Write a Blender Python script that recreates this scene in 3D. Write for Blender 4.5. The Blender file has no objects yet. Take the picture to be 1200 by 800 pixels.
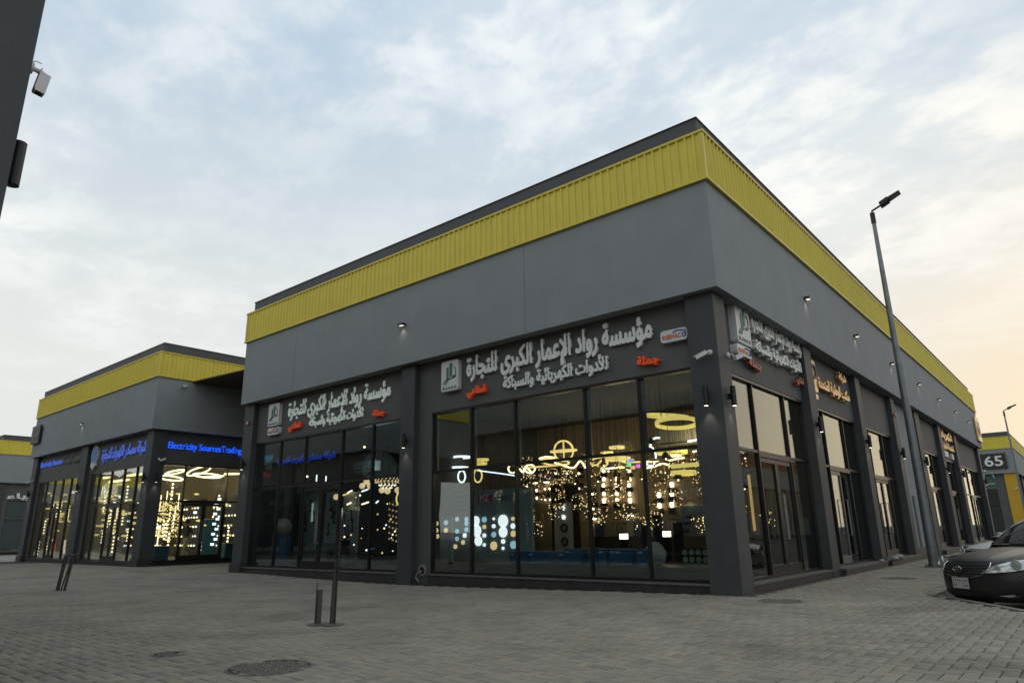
import bpy, bmesh, math, random
import numpy as np
from mathutils import Vector, Matrix
random.seed(7); rng = np.random.default_rng(7)
scene = bpy.context.scene
COL = scene.collection
R_ = math.radians
K = 1.125            # everything below is laid out in units of 1.125 m and brought to metres at the end

# ------------------------------------------------------------------ camera
CAM = Vector((4.2148, -10.459, 1.0))
CR = Vector((0.76406748, 0.64492526, -0.01650139)); CU = Vector((0.18708236, -0.19701953, 0.96238428)); CF = Vector((-0.61741484, 0.73841365, 0.27119035))
FPX = 789.481
cam_d = bpy.data.cameras.new('camera'); cam = bpy.data.objects.new('camera', cam_d); COL.objects.link(cam)
cam_d.sensor_fit = 'HORIZONTAL'; cam_d.sensor_width = 36.0; cam_d.lens = 36.0*FPX/1200.0
cam_d.clip_start = 0.05; cam_d.clip_end = 5000
M = Matrix((CR, CU, -CF)).transposed().to_4x4(); M.translation = CAM*K
cam.matrix_world = M
scene.camera = cam
def _ray(u, v): return CF + CR*((u-600)/FPX) - CU*((v-400)/FPX)
def at_y(u, v, y): r = _ray(u, v); return CAM + r*((y-CAM.y)/r.y)
def at_x(u, v, x): r = _ray(u, v); return CAM + r*((x-CAM.x)/r.x)
def at_z(u, v, z): r = _ray(u, v); return CAM + r*((z-CAM.z)/r.z)

# ------------------------------------------------------------------ world, sun, exposure
SUN_EL, SUN_ROT = 7.0, 8.0          # low evening sun behind thin cloud, beyond the right hand end of the building
w = bpy.data.worlds.new('World'); scene.world = w; w.use_nodes = True
nt = w.node_tree; N = nt.nodes; L = nt.links; N.clear()
def nd(t, **kw):
    n = N.new(t)
    for k, v in kw.items(): setattr(n, k, v)
    return n
def wmath(op, a, b=None, c=None, clamp=False):
    n = nd('ShaderNodeMath', operation=op, use_clamp=clamp)
    for i, x in enumerate((a, b, c)):
        if x is None: continue
        if isinstance(x, (int, float)): n.inputs[i].default_value = x
        else: L.new(x, n.inputs[i])
    return n.outputs[0]
def wmix(f, a, b):
    n = nd('ShaderNodeMix', data_type='RGBA')
    for i, x in ((0, f), (6, a), (7, b)):
        if isinstance(x, (int, float)): n.inputs[i].default_value = x
        elif isinstance(x, tuple): n.inputs[i].default_value = (*x, 1)
        else: L.new(x, n.inputs[i])
    return n.outputs[2]
def smooth(x, a, b):
    n = nd('ShaderNodeMapRange', interpolation_type='SMOOTHSTEP')
    L.new(x, n.inputs[0]); n.inputs[1].default_value = a; n.inputs[2].default_value = b
    return n.outputs[0]
out = nd('ShaderNodeOutputWorld'); bg = nd('ShaderNodeBackground'); L.new(bg.outputs[0], out.inputs[0])
sky = nd('ShaderNodeTexSky', sky_type='NISHITA'); sky.sun_disc = False
sky.sun_elevation = R_(SUN_EL); sky.sun_rotation = R_(SUN_ROT); sky.dust_density = 3.0; sky.air_density = 1.2
tc = nd('ShaderNodeTexCoord'); nrm = nd('ShaderNodeVectorMath', operation='NORMALIZE'); L.new(tc.outputs['Generated'], nrm.inputs[0])
sep = nd('ShaderNodeSeparateXYZ'); L.new(nrm.outputs[0], sep.inputs[0])
zz = sep.outputs[2]
den = wmath('ADD', wmath('MAXIMUM', zz, 0.0), 0.13)
cx_ = wmath('DIVIDE', sep.outputs[0], den); cy_ = wmath('DIVIDE', sep.outputs[1], den)
cmb = nd('ShaderNodeCombineXYZ'); L.new(cx_, cmb.inputs[0]); L.new(cy_, cmb.inputs[1])
def noise(scale, detail, rough, dist=0, vec=None, off=(0, 0, 0), sc=(1, 1, 1), rot=0):
    mp = nd('ShaderNodeMapping'); mp.inputs[1].default_value = off; mp.inputs[3].default_value = sc; mp.inputs[2].default_value = (0, 0, rot)
    L.new(vec, mp.inputs[0]); n = nd('ShaderNodeTexNoise'); L.new(mp.outputs[0], n.inputs[0])
    n.inputs['Scale'].default_value = scale; n.inputs['Detail'].default_value = detail; n.inputs['Roughness'].default_value = rough; n.inputs['Distortion'].default_value = dist
    return n.outputs[0]
big = noise(0.75, 5, .55, .3, cmb.outputs[0], (3.1, 1.7, 0), (1, 1.15, 1), .5)
fine = noise(3.0, 9, .58, .25, cmb.outputs[0], (0, 4, 0), (1, 1.2, 1), .6)
wisp = noise(11, 8, .60, .3, cmb.outputs[0], (1, 9, 0), (1, 1.25, 1), .4)
mixn = wmath('ADD', wmath('MULTIPLY', big, .66), wmath('ADD', wmath('MULTIPLY', fine, .24), wmath('MULTIPLY', wisp, .17)))
mot = smooth(wmath('ADD', wmath('MULTIPLY', fine, .6), wmath('MULTIPLY', wisp, .4)), .42, .60)
bigm = smooth(wmath('ADD', wmath('MULTIPLY', big, .8), wmath('MULTIPLY', fine, .2)), .40, .60)
cloud = wmath('ADD', wmath('MULTIPLY', bigm, .45), wmath('MULTIPLY', mot, wmath('ADD', wmath('MULTIPLY', bigm, .45), .18)), clamp=True)
lowfade = smooth(zz, .10, .42)                        # clouds melt into the haze towards the horizon
cloud = wmath('MULTIPLY', cloud, lowfade)
sd = nd('ShaderNodeVectorMath', operation='DOT_PRODUCT'); L.new(nrm.outputs[0], sd.inputs[0])
sd.inputs[1].default_value = (math.sin(R_(SUN_ROT))*math.cos(R_(SUN_EL)), math.cos(R_(SUN_ROT))*math.cos(R_(SUN_EL)), math.sin(R_(SUN_EL)))
warm = wmath('POWER', wmath('MAXIMUM', sd.outputs['Value'], 0.0), 10.0)
lowband = wmath('SUBTRACT', 1.0, smooth(zz, .05, .55))
warmf = wmath('MULTIPLY', warm, lowband, clamp=True)
STR = 0.11
def c_(r, g, b): return (r/STR, g/STR, b/STR)
haze_c = wmix(warmf, c_(.79, .81, .785), c_(1.04, .84, .56))
nish = nd('ShaderNodeMix', data_type='RGBA', blend_type='MIX'); nish.inputs[0].default_value = 0.16
nish.inputs[6].default_value = (*c_(.56, .71, .87), 1); L.new(sky.outputs[0], nish.inputs[7])
blue = nish.outputs[2]
base = wmix(smooth(zz, .18, .70), haze_c, blue)
ccol = wmix(warm, c_(1.0, 1.02, 1.0), c_(1.05, .98, .86))
col = wmix(wmath('MULTIPLY', cloud, .95), base, ccol)
# thin darker undersides drifting through
dk = wmath('MULTIPLY', smooth(noise(.9, 6, .55, .2, cmb.outputs[0], (7, 2, 0), (1, 1.8, 1), .5), .5, .75), lowfade)
col = wmix(wmath('MULTIPLY', dk, .18), col, c_(.70, .77, .82))
gnd = wmath('LESS_THAN', zz, -0.01)
col = wmix(gnd, col, c_(.10, .10, .09))
L.new(col, bg.inputs[0]); bg.inputs[1].default_value = STR
sun_d = bpy.data.lights.new('sun', 'SUN'); sun_d.energy = 0.5; sun_d.angle = R_(60); sun_d.color = (1.0, .80, .58)
sun = bpy.data.objects.new('sun', sun_d); COL.objects.link(sun)
sv = Vector((math.sin(R_(SUN_ROT))*math.cos(R_(SUN_EL)), math.cos(R_(SUN_ROT))*math.cos(R_(SUN_EL)), math.sin(R_(SUN_EL))))
sun.rotation_euler = sv.to_track_quat('Z', 'Y').to_euler(); sun.location = (0, 0, 30)
scene.view_settings.view_transform = 'Standard'; scene.view_settings.look = 'None'
scene.view_settings.exposure = 0.0; scene.view_settings.gamma = 1.0; scene.view_settings.use_curve_mapping = False
scene.render.engine = 'CYCLES'
scene.cycles.max_bounces = 8; scene.cycles.transparent_max_bounces = 16; scene.cycles.caustics_reflective = False; scene.cycles.caustics_refractive = False
scene.cycles.sample_clamp_indirect = 4.0; scene.cycles.use_denoising = True
scene.render.resolution_x = 1024; scene.render.resolution_y = 682

# ------------------------------------------------------------------ materials
MATS = {}
def mat(name, color, rough=.6, metal=0.0, noise_amt=0.0, noise_scale=4.0, bump=0.0, bump_scale=30.0, emit=None, emit_str=0.0, streak=0.0, spec=.5, coat=0.0, attr=None, blot=0.0):
    if name in MATS: return MATS[name]
    m = bpy.data.materials.new(name); m.use_nodes = True; t = m.node_tree; b = t.nodes['Principled BSDF']
    b.inputs['Base Color'].default_value = (*color, 1); b.inputs['Roughness'].default_value = rough; b.inputs['Metallic'].default_value = metal
    b.inputs['Specular IOR Level'].default_value = spec; b.inputs['Coat Weight'].default_value = coat
    tcn = t.nodes.new('ShaderNodeTexCoord')
    src = None
    def nz(scale, det, mp=None):
        n = t.nodes.new('ShaderNodeTexNoise'); n.inputs['Scale'].default_value = scale; n.inputs['Detail'].default_value = det
        if mp:
            q = t.nodes.new('ShaderNodeMapping'); q.inputs[3].default_value = mp; t.links.new(tcn.outputs['Object'], q.inputs[0]); t.links.new(q.outputs[0], n.inputs[0])
        else: t.links.new(tcn.outputs['Object'], n.inputs[0])
        return n.outputs[0]
    def shade(src, fac, amt):
        mr = t.nodes.new('ShaderNodeMapRange'); mr.inputs[1].default_value = .3; mr.inputs[2].default_value = .7; mr.inputs[3].default_value = 1-amt; mr.inputs[4].default_value = 1+amt
        t.links.new(fac, mr.inputs[0]); vm = t.nodes.new('ShaderNodeVectorMath'); vm.operation = 'SCALE'
        if src is None: vm.inputs[0].default_value = color
        else: t.links.new(src, vm.inputs[0])
        t.links.new(mr.outputs[0], vm.inputs['Scale']); return vm.outputs[0]
    if noise_amt: src = shade(src, nz(noise_scale, 8), noise_amt)
    if streak: src = shade(src, nz(1.0, 6, (5.0, 5.0, .35)), streak)
    if blot:
        fb = nz(.55, 7); mr = t.nodes.new('ShaderNodeMapRange'); mr.interpolation_type = 'SMOOTHSTEP'; mr.inputs[1].default_value = .54; mr.inputs[2].default_value = .68; mr.inputs[3].default_value = 1.0; mr.inputs[4].default_value = 1-blot
        t.links.new(fb, mr.inputs[0]); vm = t.nodes.new('ShaderNodeVectorMath'); vm.operation = 'SCALE'
        if src is None: vm.inputs[0].default_value = color
        else: t.links.new(src, vm.inputs[0])
        t.links.new(mr.outputs[0], vm.inputs['Scale']); src = vm.outputs[0]
    if attr:
        a = t.nodes.new('ShaderNodeAttribute'); a.attribute_name = attr
        vm = t.nodes.new('ShaderNodeVectorMath'); vm.operation = 'MULTIPLY'
        if src is None: vm.inputs[0].default_value = color
        else: t.links.new(src, vm.inputs[0])
        t.links.new(a.outputs['Color'], vm.inputs[1]); src = vm.outputs[0]
    if src is not None: t.links.new(src, b.inputs['Base Color'])
    if bump:
        bn = t.nodes.new('ShaderNodeBump'); bn.inputs['Strength'].default_value = bump; bn.inputs['Distance'].default_value = .01
        t.links.new(nz(bump_scale, 6), bn.inputs['Height']); t.links.new(bn.outputs[0], b.inputs['Normal'])
    if emit: b.inputs['Emission Color'].default_value = (*emit, 1); b.inputs['Emission Strength'].default_value = emit_str
    MATS[name] = m; return m
def emis(name, c, s): return mat(name, tuple(min(.8, x) for x in c), .5, emit=c, emit_str=s)
def glass(name, tint, base, wave=.0):
    if name in MATS: return MATS[name]
    m = bpy.data.materials.new(name); m.use_nodes = True; t = m.node_tree; t.nodes.clear()
    o = t.nodes.new('ShaderNodeOutputMaterial'); mx = t.nodes.new('ShaderNodeMixShader'); tr = t.nodes.new('ShaderNodeBsdfTransparent'); gl = t.nodes.new('ShaderNodeBsdfGlossy')
    tr.inputs[0].default_value = (*tint, 1); gl.inputs['Roughness'].default_value = .015; gl.inputs[0].default_value = (.96, 1, .99, 1)
    fr = t.nodes.new('ShaderNodeFresnel'); 
    ge = t.nodes.new('ShaderNodeNewGeometry'); io = t.nodes.new('ShaderNodeMapRange'); io.inputs[3].default_value = 1.5; io.inputs[4].default_value = 1/1.5
    t.links.new(ge.outputs['Backfacing'], io.inputs[0]); t.links.new(io.outputs[0], fr.inputs[0])
    ad = t.nodes.new('ShaderNodeMath'); ad.operation = 'MULTIPLY_ADD'; ad.inputs[1].default_value = 0.72 if name == 'side_shop_glass' else 1.2; ad.inputs[2].default_value = base; ad.use_clamp = True
    t.links.new(fr.outputs[0], ad.inputs[0]); t.links.new(ad.outputs[0], mx.inputs[0]); t.links.new(tr.outputs[0], mx.inputs[1]); t.links.new(gl.outputs[0], mx.inputs[2]); t.links.new(mx.outputs[0], o.inputs[0])
    if wave:
        tcn = t.nodes.new('ShaderNodeTexCoord'); n = t.nodes.new('ShaderNodeTexNoise'); n.inputs['Scale'].default_value = .9; n.inputs['Detail'].default_value = 1
        bn = t.nodes.new('ShaderNodeBump'); bn.inputs['Strength'].default_value = wave; bn.inputs['Distance'].default_value = .05
        t.links.new(tcn.outputs['Object'], n.inputs[0]); t.links.new(n.outputs[0], bn.inputs['Height']); t.links.new(bn.outputs[0], gl.inputs['Normal'])
    MATS[name] = m; return m

stucco = mat('grey_stucco', (.25, .268, .282), .85, noise_amt=.05, noise_scale=1.3, bump=.3, bump_scale=45, streak=.025)
darkpaint = mat('dark_pillar_paint', (.046, .050, .053), .62, noise_amt=.10, noise_scale=2.5, bump=.3, bump_scale=40, streak=.07)
signwall = mat('sign_wall_paint', (.098, .098, .096), .75, noise_amt=.06, noise_scale=2, bump=.2, bump_scale=40)
parapet_m = mat('parapet_paint', (.07, .072, .078), .7, noise_amt=.08, noise_scale=2)
yellow = mat('yellow_sheet', (.68, .565, .06), .40, noise_amt=.04, noise_scale=3, streak=.06)
yellow_d = mat('yellow_trim', (.62, .51, .055), .45)
redclad = mat('red_brown_sheet', (.20, .055, .035), .5)
frame_m = mat('anodised_frame', (.028, .027, .026), .38, metal=.5)
frame_l = mat('worn_aluminium_frame', (.15, .16, .165), .42, metal=.6, noise_amt=.4, noise_scale=20)
plinth_m = mat('dark_plinth_stone', (.035, .034, .033), .5, noise_amt=.25, noise_scale=6, bump=.2, bump_scale=25)
step_m = mat('step_stone', (.11, .105, .095), .7, noise_amt=.2, noise_scale=6, bump=.2)
win = glass('shop_glass', (.80, .84, .83), .045, .06)
win_r = glass('side_shop_glass', (.66, .70, .69), .03, .05)
win_w = glass('bowed_shop_glass', (.80, .84, .83), .13, .22)
black_m = mat('black_metal', (.012, .012, .013), .4, metal=.3)
white_m = mat('white_plastic', (.62, .62, .60), .45, noise_amt=.08)
letter_w = mat('white_letter_face', (.74, .76, .74), .5); letter_lit = mat('lit_white_letter_face', (.74, .78, .74), .5, emit=(.8, 1, .85), emit_str=.10)
board_w = mat('white_board', (.62, .63, .63), .5)
red_l = mat('red_letter_face', (.72, .09, .02), .5, emit=(1, .10, .01), emit_str=.10)
red_d = mat('faded_red_letter', (.36, .08, .05), .5)
green_l = mat('logo_green', (.02, .14, .075), .5)
navy_l = mat('logo_navy', (.015, .03, .10), .5)
orange_l = mat('logo_orange', (.62, .17, .03), .5)
blue_l = mat('logo_blue', (.02, .11, .38), .5)
gold_l = mat('gold_letter_face', (.72, .44, .17), .35, metal=.35)
gold_b = mat('gold_board', (.75, .52, .26), .35, metal=.3)
blue_e = emis('blue_lit_letters', (.02, .13, 1.0), .8)
blue_e2 = emis('blue_dim_letters', (.10, .19, .85), .28)
grey_let = mat('unlit_grey_letters', (.17, .17, .19), .5)
galv = mat('galvanised_steel', (.19, .205, .215), .45, metal=.55, noise_amt=.15, noise_scale=5)
conc = mat('dusty_concrete', (.20, .19, .17), .9, noise_amt=.2, noise_scale=8)
asphalt = mat('asphalt', (.05, .05, .048), .9, noise_amt=.25, noise_scale=30, bump=.5, bump_scale=120)
floor_m = mat('shop_floor', (.16, .16, .155), .3, noise_amt=.1)
ceil_m = mat('shop_ceiling', (.05, .052, .06), .9)
wallbrown = mat('brown_shop_wall', (.30, .235, .15), .8, noise_amt=.08, noise_scale=2, streak=.05)
walldark = mat('dark_shop_wall', (.07, .068, .06), .8, noise_amt=.2, noise_scale=3)
wallwarm = mat('cream_shop_wall', (.30, .26, .19), .8, noise_amt=.05)
paver_m = mat('paver_concrete', (.242, .222, .180), .88, noise_amt=.16, noise_scale=.9, bump=.5, bump_scale=60, attr='tone', blot=.24)
joint_m = mat('joint_sand', (.035, .032, .027), 1.0, noise_amt=.3, noise_scale=20)
farpave = mat('distant_paving', (.225, .21, .17), .9, noise_amt=.25, noise_scale=2.0)
iron = mat('cast_iron', (.045, .043, .040), .6, metal=.4, noise_amt=.4, noise_scale=15)
E_warm = emis('warm_led', (1.0, .72, .28), 1.25)
E_warm2 = emis('warm_led_bright', (1.0, .80, .48), 3.2)
E_white = emis('white_led', (.82, .93, 1.0), 2.2)
E_hot = emis('lamp_glow', (1.0, .76, .50), 8.0)
E_yel = emis('yellow_ring_led', (1.0, .76, .22), .95)

# ------------------------------------------------------------------ mesh helpers
class MB:
    def __init__(s): s.v = []; s.f = []; s.m = []; s.mi = 0
    def add(s, vs, fs):
        n = len(s.v); s.v += [tuple(p) for p in vs]; s.f += [tuple(n+i for i in f) for f in fs]; s.m += [s.mi]*len(fs); return s
    def box(s, x0, x1, y0, y1, z0, z1):
        x0, x1 = min(x0, x1), max(x0, x1); y0, y1 = min(y0, y1), max(y0, y1); z0, z1 = min(z0, z1), max(z0, z1)
        return s.add([(x0, y0, z0), (x1, y0, z0), (x1, y1, z0), (x0, y1, z0), (x0, y0, z1), (x1, y0, z1), (x1, y1, z1), (x0, y1, z1)],
                     [(3, 2, 1, 0), (4, 5, 6, 7), (0, 1, 5, 4), (1, 2, 6, 5), (2, 3, 7, 6), (3, 0, 4, 7)])
    def tube(s, pts, r, n=8, closed=False, cap=True):
        pts = [Vector(p) for p in pts]; rs = r if isinstance(r, (list, tuple)) else [r]*len(pts); rings = []; m = len(pts); prev = None
        for i, p in enumerate(pts):
            a = pts[(i-1) % m] if (closed or i > 0) else p; b = pts[(i+1) % m] if (closed or i < m-1) else p
            d = (b-a).normalized()
            if prev is None:
                up = Vector((0, 0, 1)) if abs(d.z) < .9 else Vector((1, 0, 0)); x = d.cross(up).normalized()
            else: x = (prev - d*prev.dot(d)).normalized()
            prev = x; y = d.cross(x)
            rings.append([p + (x*math.cos(2*math.pi*k/n) + y*math.sin(2*math.pi*k/n))*rs[i] for k in range(n)])
        vs = [q for rg in rings for q in rg]; fs = []
        for i in range(m if closed else m-1):
            j = (i+1) % m
            for k in range(n): fs.append((i*n+k, i*n+(k+1) % n, j*n+(k+1) % n, j*n+k))
        if cap and not closed: fs += [tuple(reversed(range(n))), tuple((m-1)*n+k for k in range(n))]
        return s.add(vs, fs)
    def cyl(s, c, r, z0, z1, n=16, r2=None): return s.tube([(c[0], c[1], z0), (c[0], c[1], z1)], [r, r if r2 is None else r2], n)
    def lathe(s, prof, c=(0, 0, 0), n=16, axis=None):
        vs = []; fs = []
        for r, z in prof:
            for k in range(n):
                a = 2*math.pi*k/n; vs.append((c[0]+r*math.cos(a), c[1]+r*math.sin(a), c[2]+z))
        for i in range(len(prof)-1):
            for k in range(n): fs.append((i*n+k, i*n+(k+1) % n, (i+1)*n+(k+1) % n, (i+1)*n+k))
        return s.add(vs, fs)
    def sphere(s, c, r, n=10, m=6):
        return s.lathe([(max(1e-4, r*math.sin(math.pi*i/m)), -r*math.cos(math.pi*i/m)) for i in range(m+1)], c, n)
    def prism(s, poly, axis, a, b):
        """poly of 2-d points extruded along axis ('x','y','z') from a to b"""
        n = len(poly)
        def P(p, t): return {'x': (t, p[0], p[1]), 'y': (p[0], t, p[1]), 'z': (p[0], p[1], t)}[axis]
        return s.add([P(p, a) for p in poly]+[P(p, b) for p in poly], [tuple(range(n)), tuple(reversed(range(n, 2*n)))]+[(i, n+i, n+(i+1) % n, (i+1) % n) for i in range(n)])
    def mesh(s, name, mats, smooth=False, fixn=True):
        me = bpy.data.meshes.new(name); me.from_pydata(s.v, [], s.f)
        mats = mats if isinstance(mats, (list, tuple)) else [mats]
        for m in mats: me.materials.append(m)
        if len(mats) > 1: me.polygons.foreach_set('material_index', s.m)
        if fixn:
            bm = bmesh.new(); bm.from_mesh(me); bmesh.ops.recalc_face_normals(bm, faces=bm.faces); bm.to_mesh(me); bm.free()
        if smooth:
            me.polygons.foreach_set('use_smooth', [True]*len(me.polygons))
            try: me.set_sharp_from_angle(angle=R_(38))
            except Exception: pass
        me.update(); return me
def link(name, data, parent=None, loc=(0, 0, 0), rot=(0, 0, 0)):
    o = bpy.data.objects.new(name, data); COL.objects.link(o); o.location = loc; o.rotation_euler = rot
    if parent is not None: o.parent = parent
    return o
def tag(o, label, cat, group=None):
    o['label'] = label; o['category'] = cat
    if group: o['group'] = group
    return o
def thing(name, label, cat, loc=(0, 0, 0), rz=0, group=None):
    return tag(link(name, None, None, loc, (0, 0, rz)), label, cat, group)
def part(name, mb, m, parent, smooth=False, label=None, loc=(0, 0, 0), rot=(0, 0, 0)):
    o = link(name, mb.mesh(name, m, smooth) if isinstance(mb, MB) else mb, parent, loc, rot)
    if label: o['label'] = label
    return o
def struct(o): o['kind'] = 'structure'; return o
def copy_tree(o, parent=None):
    c = o.copy(); COL.objects.link(c)
    if parent is not None: c.parent = parent
    for ch in list(o.children): copy_tree(ch, c)
    return c
def place(o, loc, rz=None, label=None, group=None):
    o.location = loc
    if rz is not None: o.rotation_euler = (0, 0, rz)
    if label: o['label'] = label
    if group: o['group'] = group
    return o

# ------------------------------------------------------------------ lettering
AR = {'ء': ('\uFE80',), 'آ': ('\uFE81', '\uFE82'), 'أ': ('\uFE83', '\uFE84'), 'ؤ': ('\uFE85', '\uFE86'), 'إ': ('\uFE87', '\uFE88'), 'ا': ('\uFE8D', '\uFE8E'), 'ة': ('\uFE93', '\uFE94'),
      'د': ('\uFEA9', '\uFEAA'), 'ذ': ('\uFEAB', '\uFEAC'), 'ر': ('\uFEAD', '\uFEAE'), 'ز': ('\uFEAF', '\uFEB0'), 'و': ('\uFEED', '\uFEEE'), 'ى': ('\uFEEF', '\uFEF0')}
for ch, base in {'ئ': 0xFE89, 'ب': 0xFE8F, 'ت': 0xFE95, 'ث': 0xFE99, 'ج': 0xFE9D, 'ح': 0xFEA1, 'خ': 0xFEA5, 'س': 0xFEB1, 'ش': 0xFEB5, 'ص': 0xFEB9, 'ض': 0xFEBD, 'ط': 0xFEC1, 'ظ': 0xFEC5, 'ع': 0xFEC9,
                 'غ': 0xFECD, 'ف': 0xFED1, 'ق': 0xFED5, 'ك': 0xFED9, 'ل': 0xFEDD, 'م': 0xFEE1, 'ن': 0xFEE5, 'ه': 0xFEE9, 'ي': 0xFEF1}.items():
    AR[ch] = tuple(chr(base+i) for i in range(4))
LA = {'ا': '\uFEFB', 'أ': '\uFEF7', 'إ': '\uFEF9', 'آ': '\uFEF5'}
def arabic(s):
    o = []; i = 0; prev = False
    while i < len(s):
        c = s[i]
        if c not in AR: o.append(c); prev = False; i += 1; continue
        if c == 'ل' and i+1 < len(s) and s[i+1] in LA:
            o.append(chr(ord(LA[s[i+1]])+(1 if prev else 0))); prev = False; i += 2; continue
        f = AR[c]; nxt = i+1 < len(s) and s[i+1] in AR and s[i+1] != 'ء'
        dual = len(f) == 4
        if len(f) == 1: o.append(f[0]); prev = False
        elif dual and nxt: o.append(f[3] if prev else f[2]); prev = True
        else: o.append(f[1] if prev else f[0]); prev = False
        i += 1
    return ''.join(reversed(o))
GLY = {}
def _eval_text(body):
    cu = bpy.data.curves.new('t', 'FONT'); cu.body = body; cu.resolution_u = 3
    o = bpy.data.objects.new('t', cu); COL.objects.link(o); dg = bpy.context.evaluated_depsgraph_get(); dg.update()
    me = bpy.data.meshes.new_from_object(o.evaluated_get(dg)); bpy.data.objects.remove(o); bpy.data.curves.remove(cu)
    me.calc_loop_triangles(); co = np.empty(len(me.vertices)*3, np.float32); me.vertices.foreach_get('co', co)
    tr = np.empty(len(me.loop_triangles)*3, np.int32); me.loop_triangles.foreach_get('vertices', tr)
    co = co.reshape(-1, 3)[:, :2].copy(); tr = tr.reshape(-1, 3).copy(); bpy.data.meshes.remove(me); return co, tr
def glyph(c):
    if c not in GLY:
        if 'l' not in GLY: GLY['l'] = None; q = _eval_text('l')[0]; GLY['_l'] = q[:, 0].max(); del GLY['l']
        q = _eval_text(c+'l')[0]; adv = q[:, 0].max()-GLY['_l']
        co, tr = _eval_text(c) if c != ' ' else (None, None)
        if c == '\uFE93':       # this glyph does not fill in the built-in font: ring body with two dots
            cx0 = (co[:, 0].min()+co[:, 0].max())/2; P0 = []; F0 = []
            for k in range(18):
                a_ = k*math.pi/9; P0 += [[cx0+.17*math.cos(a_), .20+.21*math.sin(a_)], [cx0+.085*math.cos(a_), .17+.11*math.sin(a_)]]
                j_ = (k+1) % 18; F0 += [[2*k, 2*j_, 2*k+1], [2*k+1, 2*j_, 2*j_+1]]
            for sx in (-.085, .085):
                b_ = len(P0); P0 += [[cx0+sx+.055*math.cos(k*math.pi/5), .60+.055*math.sin(k*math.pi/5)] for k in range(10)]; F0 += [[b_, b_+k, b_+k+1] for k in range(1, 9)]
            co = np.array(P0, np.float32); tr = np.array(F0)
        GLY[c] = (adv, co, tr)
    return GLY[c]
def text_mesh(name, body, width, height, depth, m, bold=.03, spacing=1.0, res=.014):
    """lettering in the local XZ plane, centred, front face towards -Y: glyph shapes are merged on a fine grid, thickened and contoured"""
    x = 0; T = []
    for c in body:
        adv, co, tr = glyph(c)
        if co is not None and len(tr): T.append((co+np.array([x, 0], np.float32))[tr])
        x += adv*spacing
    T = np.concatenate(T); pad = bold+3*res
    mn = T.reshape(-1, 2).min(0)-pad; mx = T.reshape(-1, 2).max(0)+pad; h = res/2
    nx, ny = (np.ceil((mx-mn)/h).astype(int)+2)//2*2+2; G_ = np.zeros((nx, ny), bool)
    for t in T:
        i0 = np.floor((t.min(0)-mn)/h).astype(int); i1 = np.ceil((t.max(0)-mn)/h).astype(int)+1
        X, Y = np.meshgrid(mn[0]+(np.arange(i0[0], i1[0])+.5)*h, mn[1]+(np.arange(i0[1], i1[1])+.5)*h, indexing='ij')
        d = []
        for k in range(3):
            p, q = t[k], t[(k+1) % 3]; d.append((q[0]-p[0])*(Y-p[1])-(q[1]-p[1])*(X-p[0]))
        ins = ((d[0] >= -1e-6) & (d[1] >= -1e-6) & (d[2] >= -1e-6)) | ((d[0] <= 1e-6) & (d[1] <= 1e-6) & (d[2] <= 1e-6))
        G_[i0[0]:i1[0], i0[1]:i1[1]] |= ins
    r = max(1, int(round(bold/h))); D = G_.copy()
    for dx in range(-r, r+1):
        for dy in range(-r, r+1):
            if dx*dx+dy*dy <= r*r+.5: D |= np.roll(np.roll(G_, dx, 0), dy, 1)
    Fd = D.astype(np.float32)
    for _ in range(2): Fd = (np.roll(Fd, 1, 0)+Fd*2+np.roll(Fd, -1, 0))/4; Fd = (np.roll(Fd, 1, 1)+Fd*2+np.roll(Fd, -1, 1))/4
    Fd = Fd.reshape(nx//2, 2, ny//2, 2).mean((1, 3)); Fd[0] = Fd[-1] = 0; Fd[:, 0] = Fd[:, -1] = 0
    NX, NY = Fd.shape; S_ = Fd > .5
    verts = []; faces = []; idx = {}
    def V_(key):
        if key not in idx:
            i, j, k = key
            if k == 0: p = (i, j)
            elif k == 1: a_, b_ = Fd[i, j], Fd[i+1, j]; p = (i+(.5-a_)/(b_-a_), j)
            else: a_, b_ = Fd[i, j], Fd[i, j+1]; p = (i, j+(.5-a_)/(b_-a_))
            idx[key] = len(verts); verts.append(p)
        return idx[key]
    full = S_[:-1, :-1] & S_[1:, :-1] & S_[1:, 1:] & S_[:-1, 1:]; anyc = S_[:-1, :-1] | S_[1:, :-1] | S_[1:, 1:] | S_[:-1, 1:]
    for j in range(NY-1):
        row = full[:, j]; i = 0
        while i < NX-1:
            if row[i]:
                e = i
                while e < NX-1 and row[e]: e += 1
                faces.append((V_((i, j, 0)), V_((e, j, 0)), V_((e, j+1, 0)), V_((i, j+1, 0)))); i = e
            else: i += 1
    rim = []
    for i, j in np.argwhere(anyc & ~full):
        C_ = [(i, j), (i+1, j), (i+1, j+1), (i, j+1)]; E_ = [(i, j, 1), (i+1, j, 2), (i, j+1, 1), (i, j, 2)]
        s4 = [bool(S_[c]) for c in C_]; poly = []
        for k in range(4):
            if s4[k]: poly.append(V_((*C_[k], 0)))
            if s4[k] != s4[(k+1) % 4]: poly.append(V_(E_[k]))
        if s4 == [True, False, True, False] or s4 == [False, True, False, True]:
            for k in range(4):
                if s4[k]: tri = (V_(E_[k-1]), V_((*C_[k], 0)), V_(E_[k])); faces.append(tri); rim.append((tri[2], tri[0]))
            continue
        faces.append(tuple(poly))
        for k in range(len(poly)):
            a_, b_ = poly[k], poly[(k+1) % len(poly)]
            pa, pb = verts[a_], verts[b_]
            if not (float(pa[0]).is_integer() and float(pa[1]).is_integer()) and not (float(pb[0]).is_integer() and float(pb[1]).is_integer()): rim.append((a_, b_))
    P_ = np.array(verts, float); lo = P_.min(0); hi = P_.max(0); P_ = (P_-(lo+hi)/2)/(hi-lo)*np.array([width, height]); n_ = len(P_)
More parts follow.
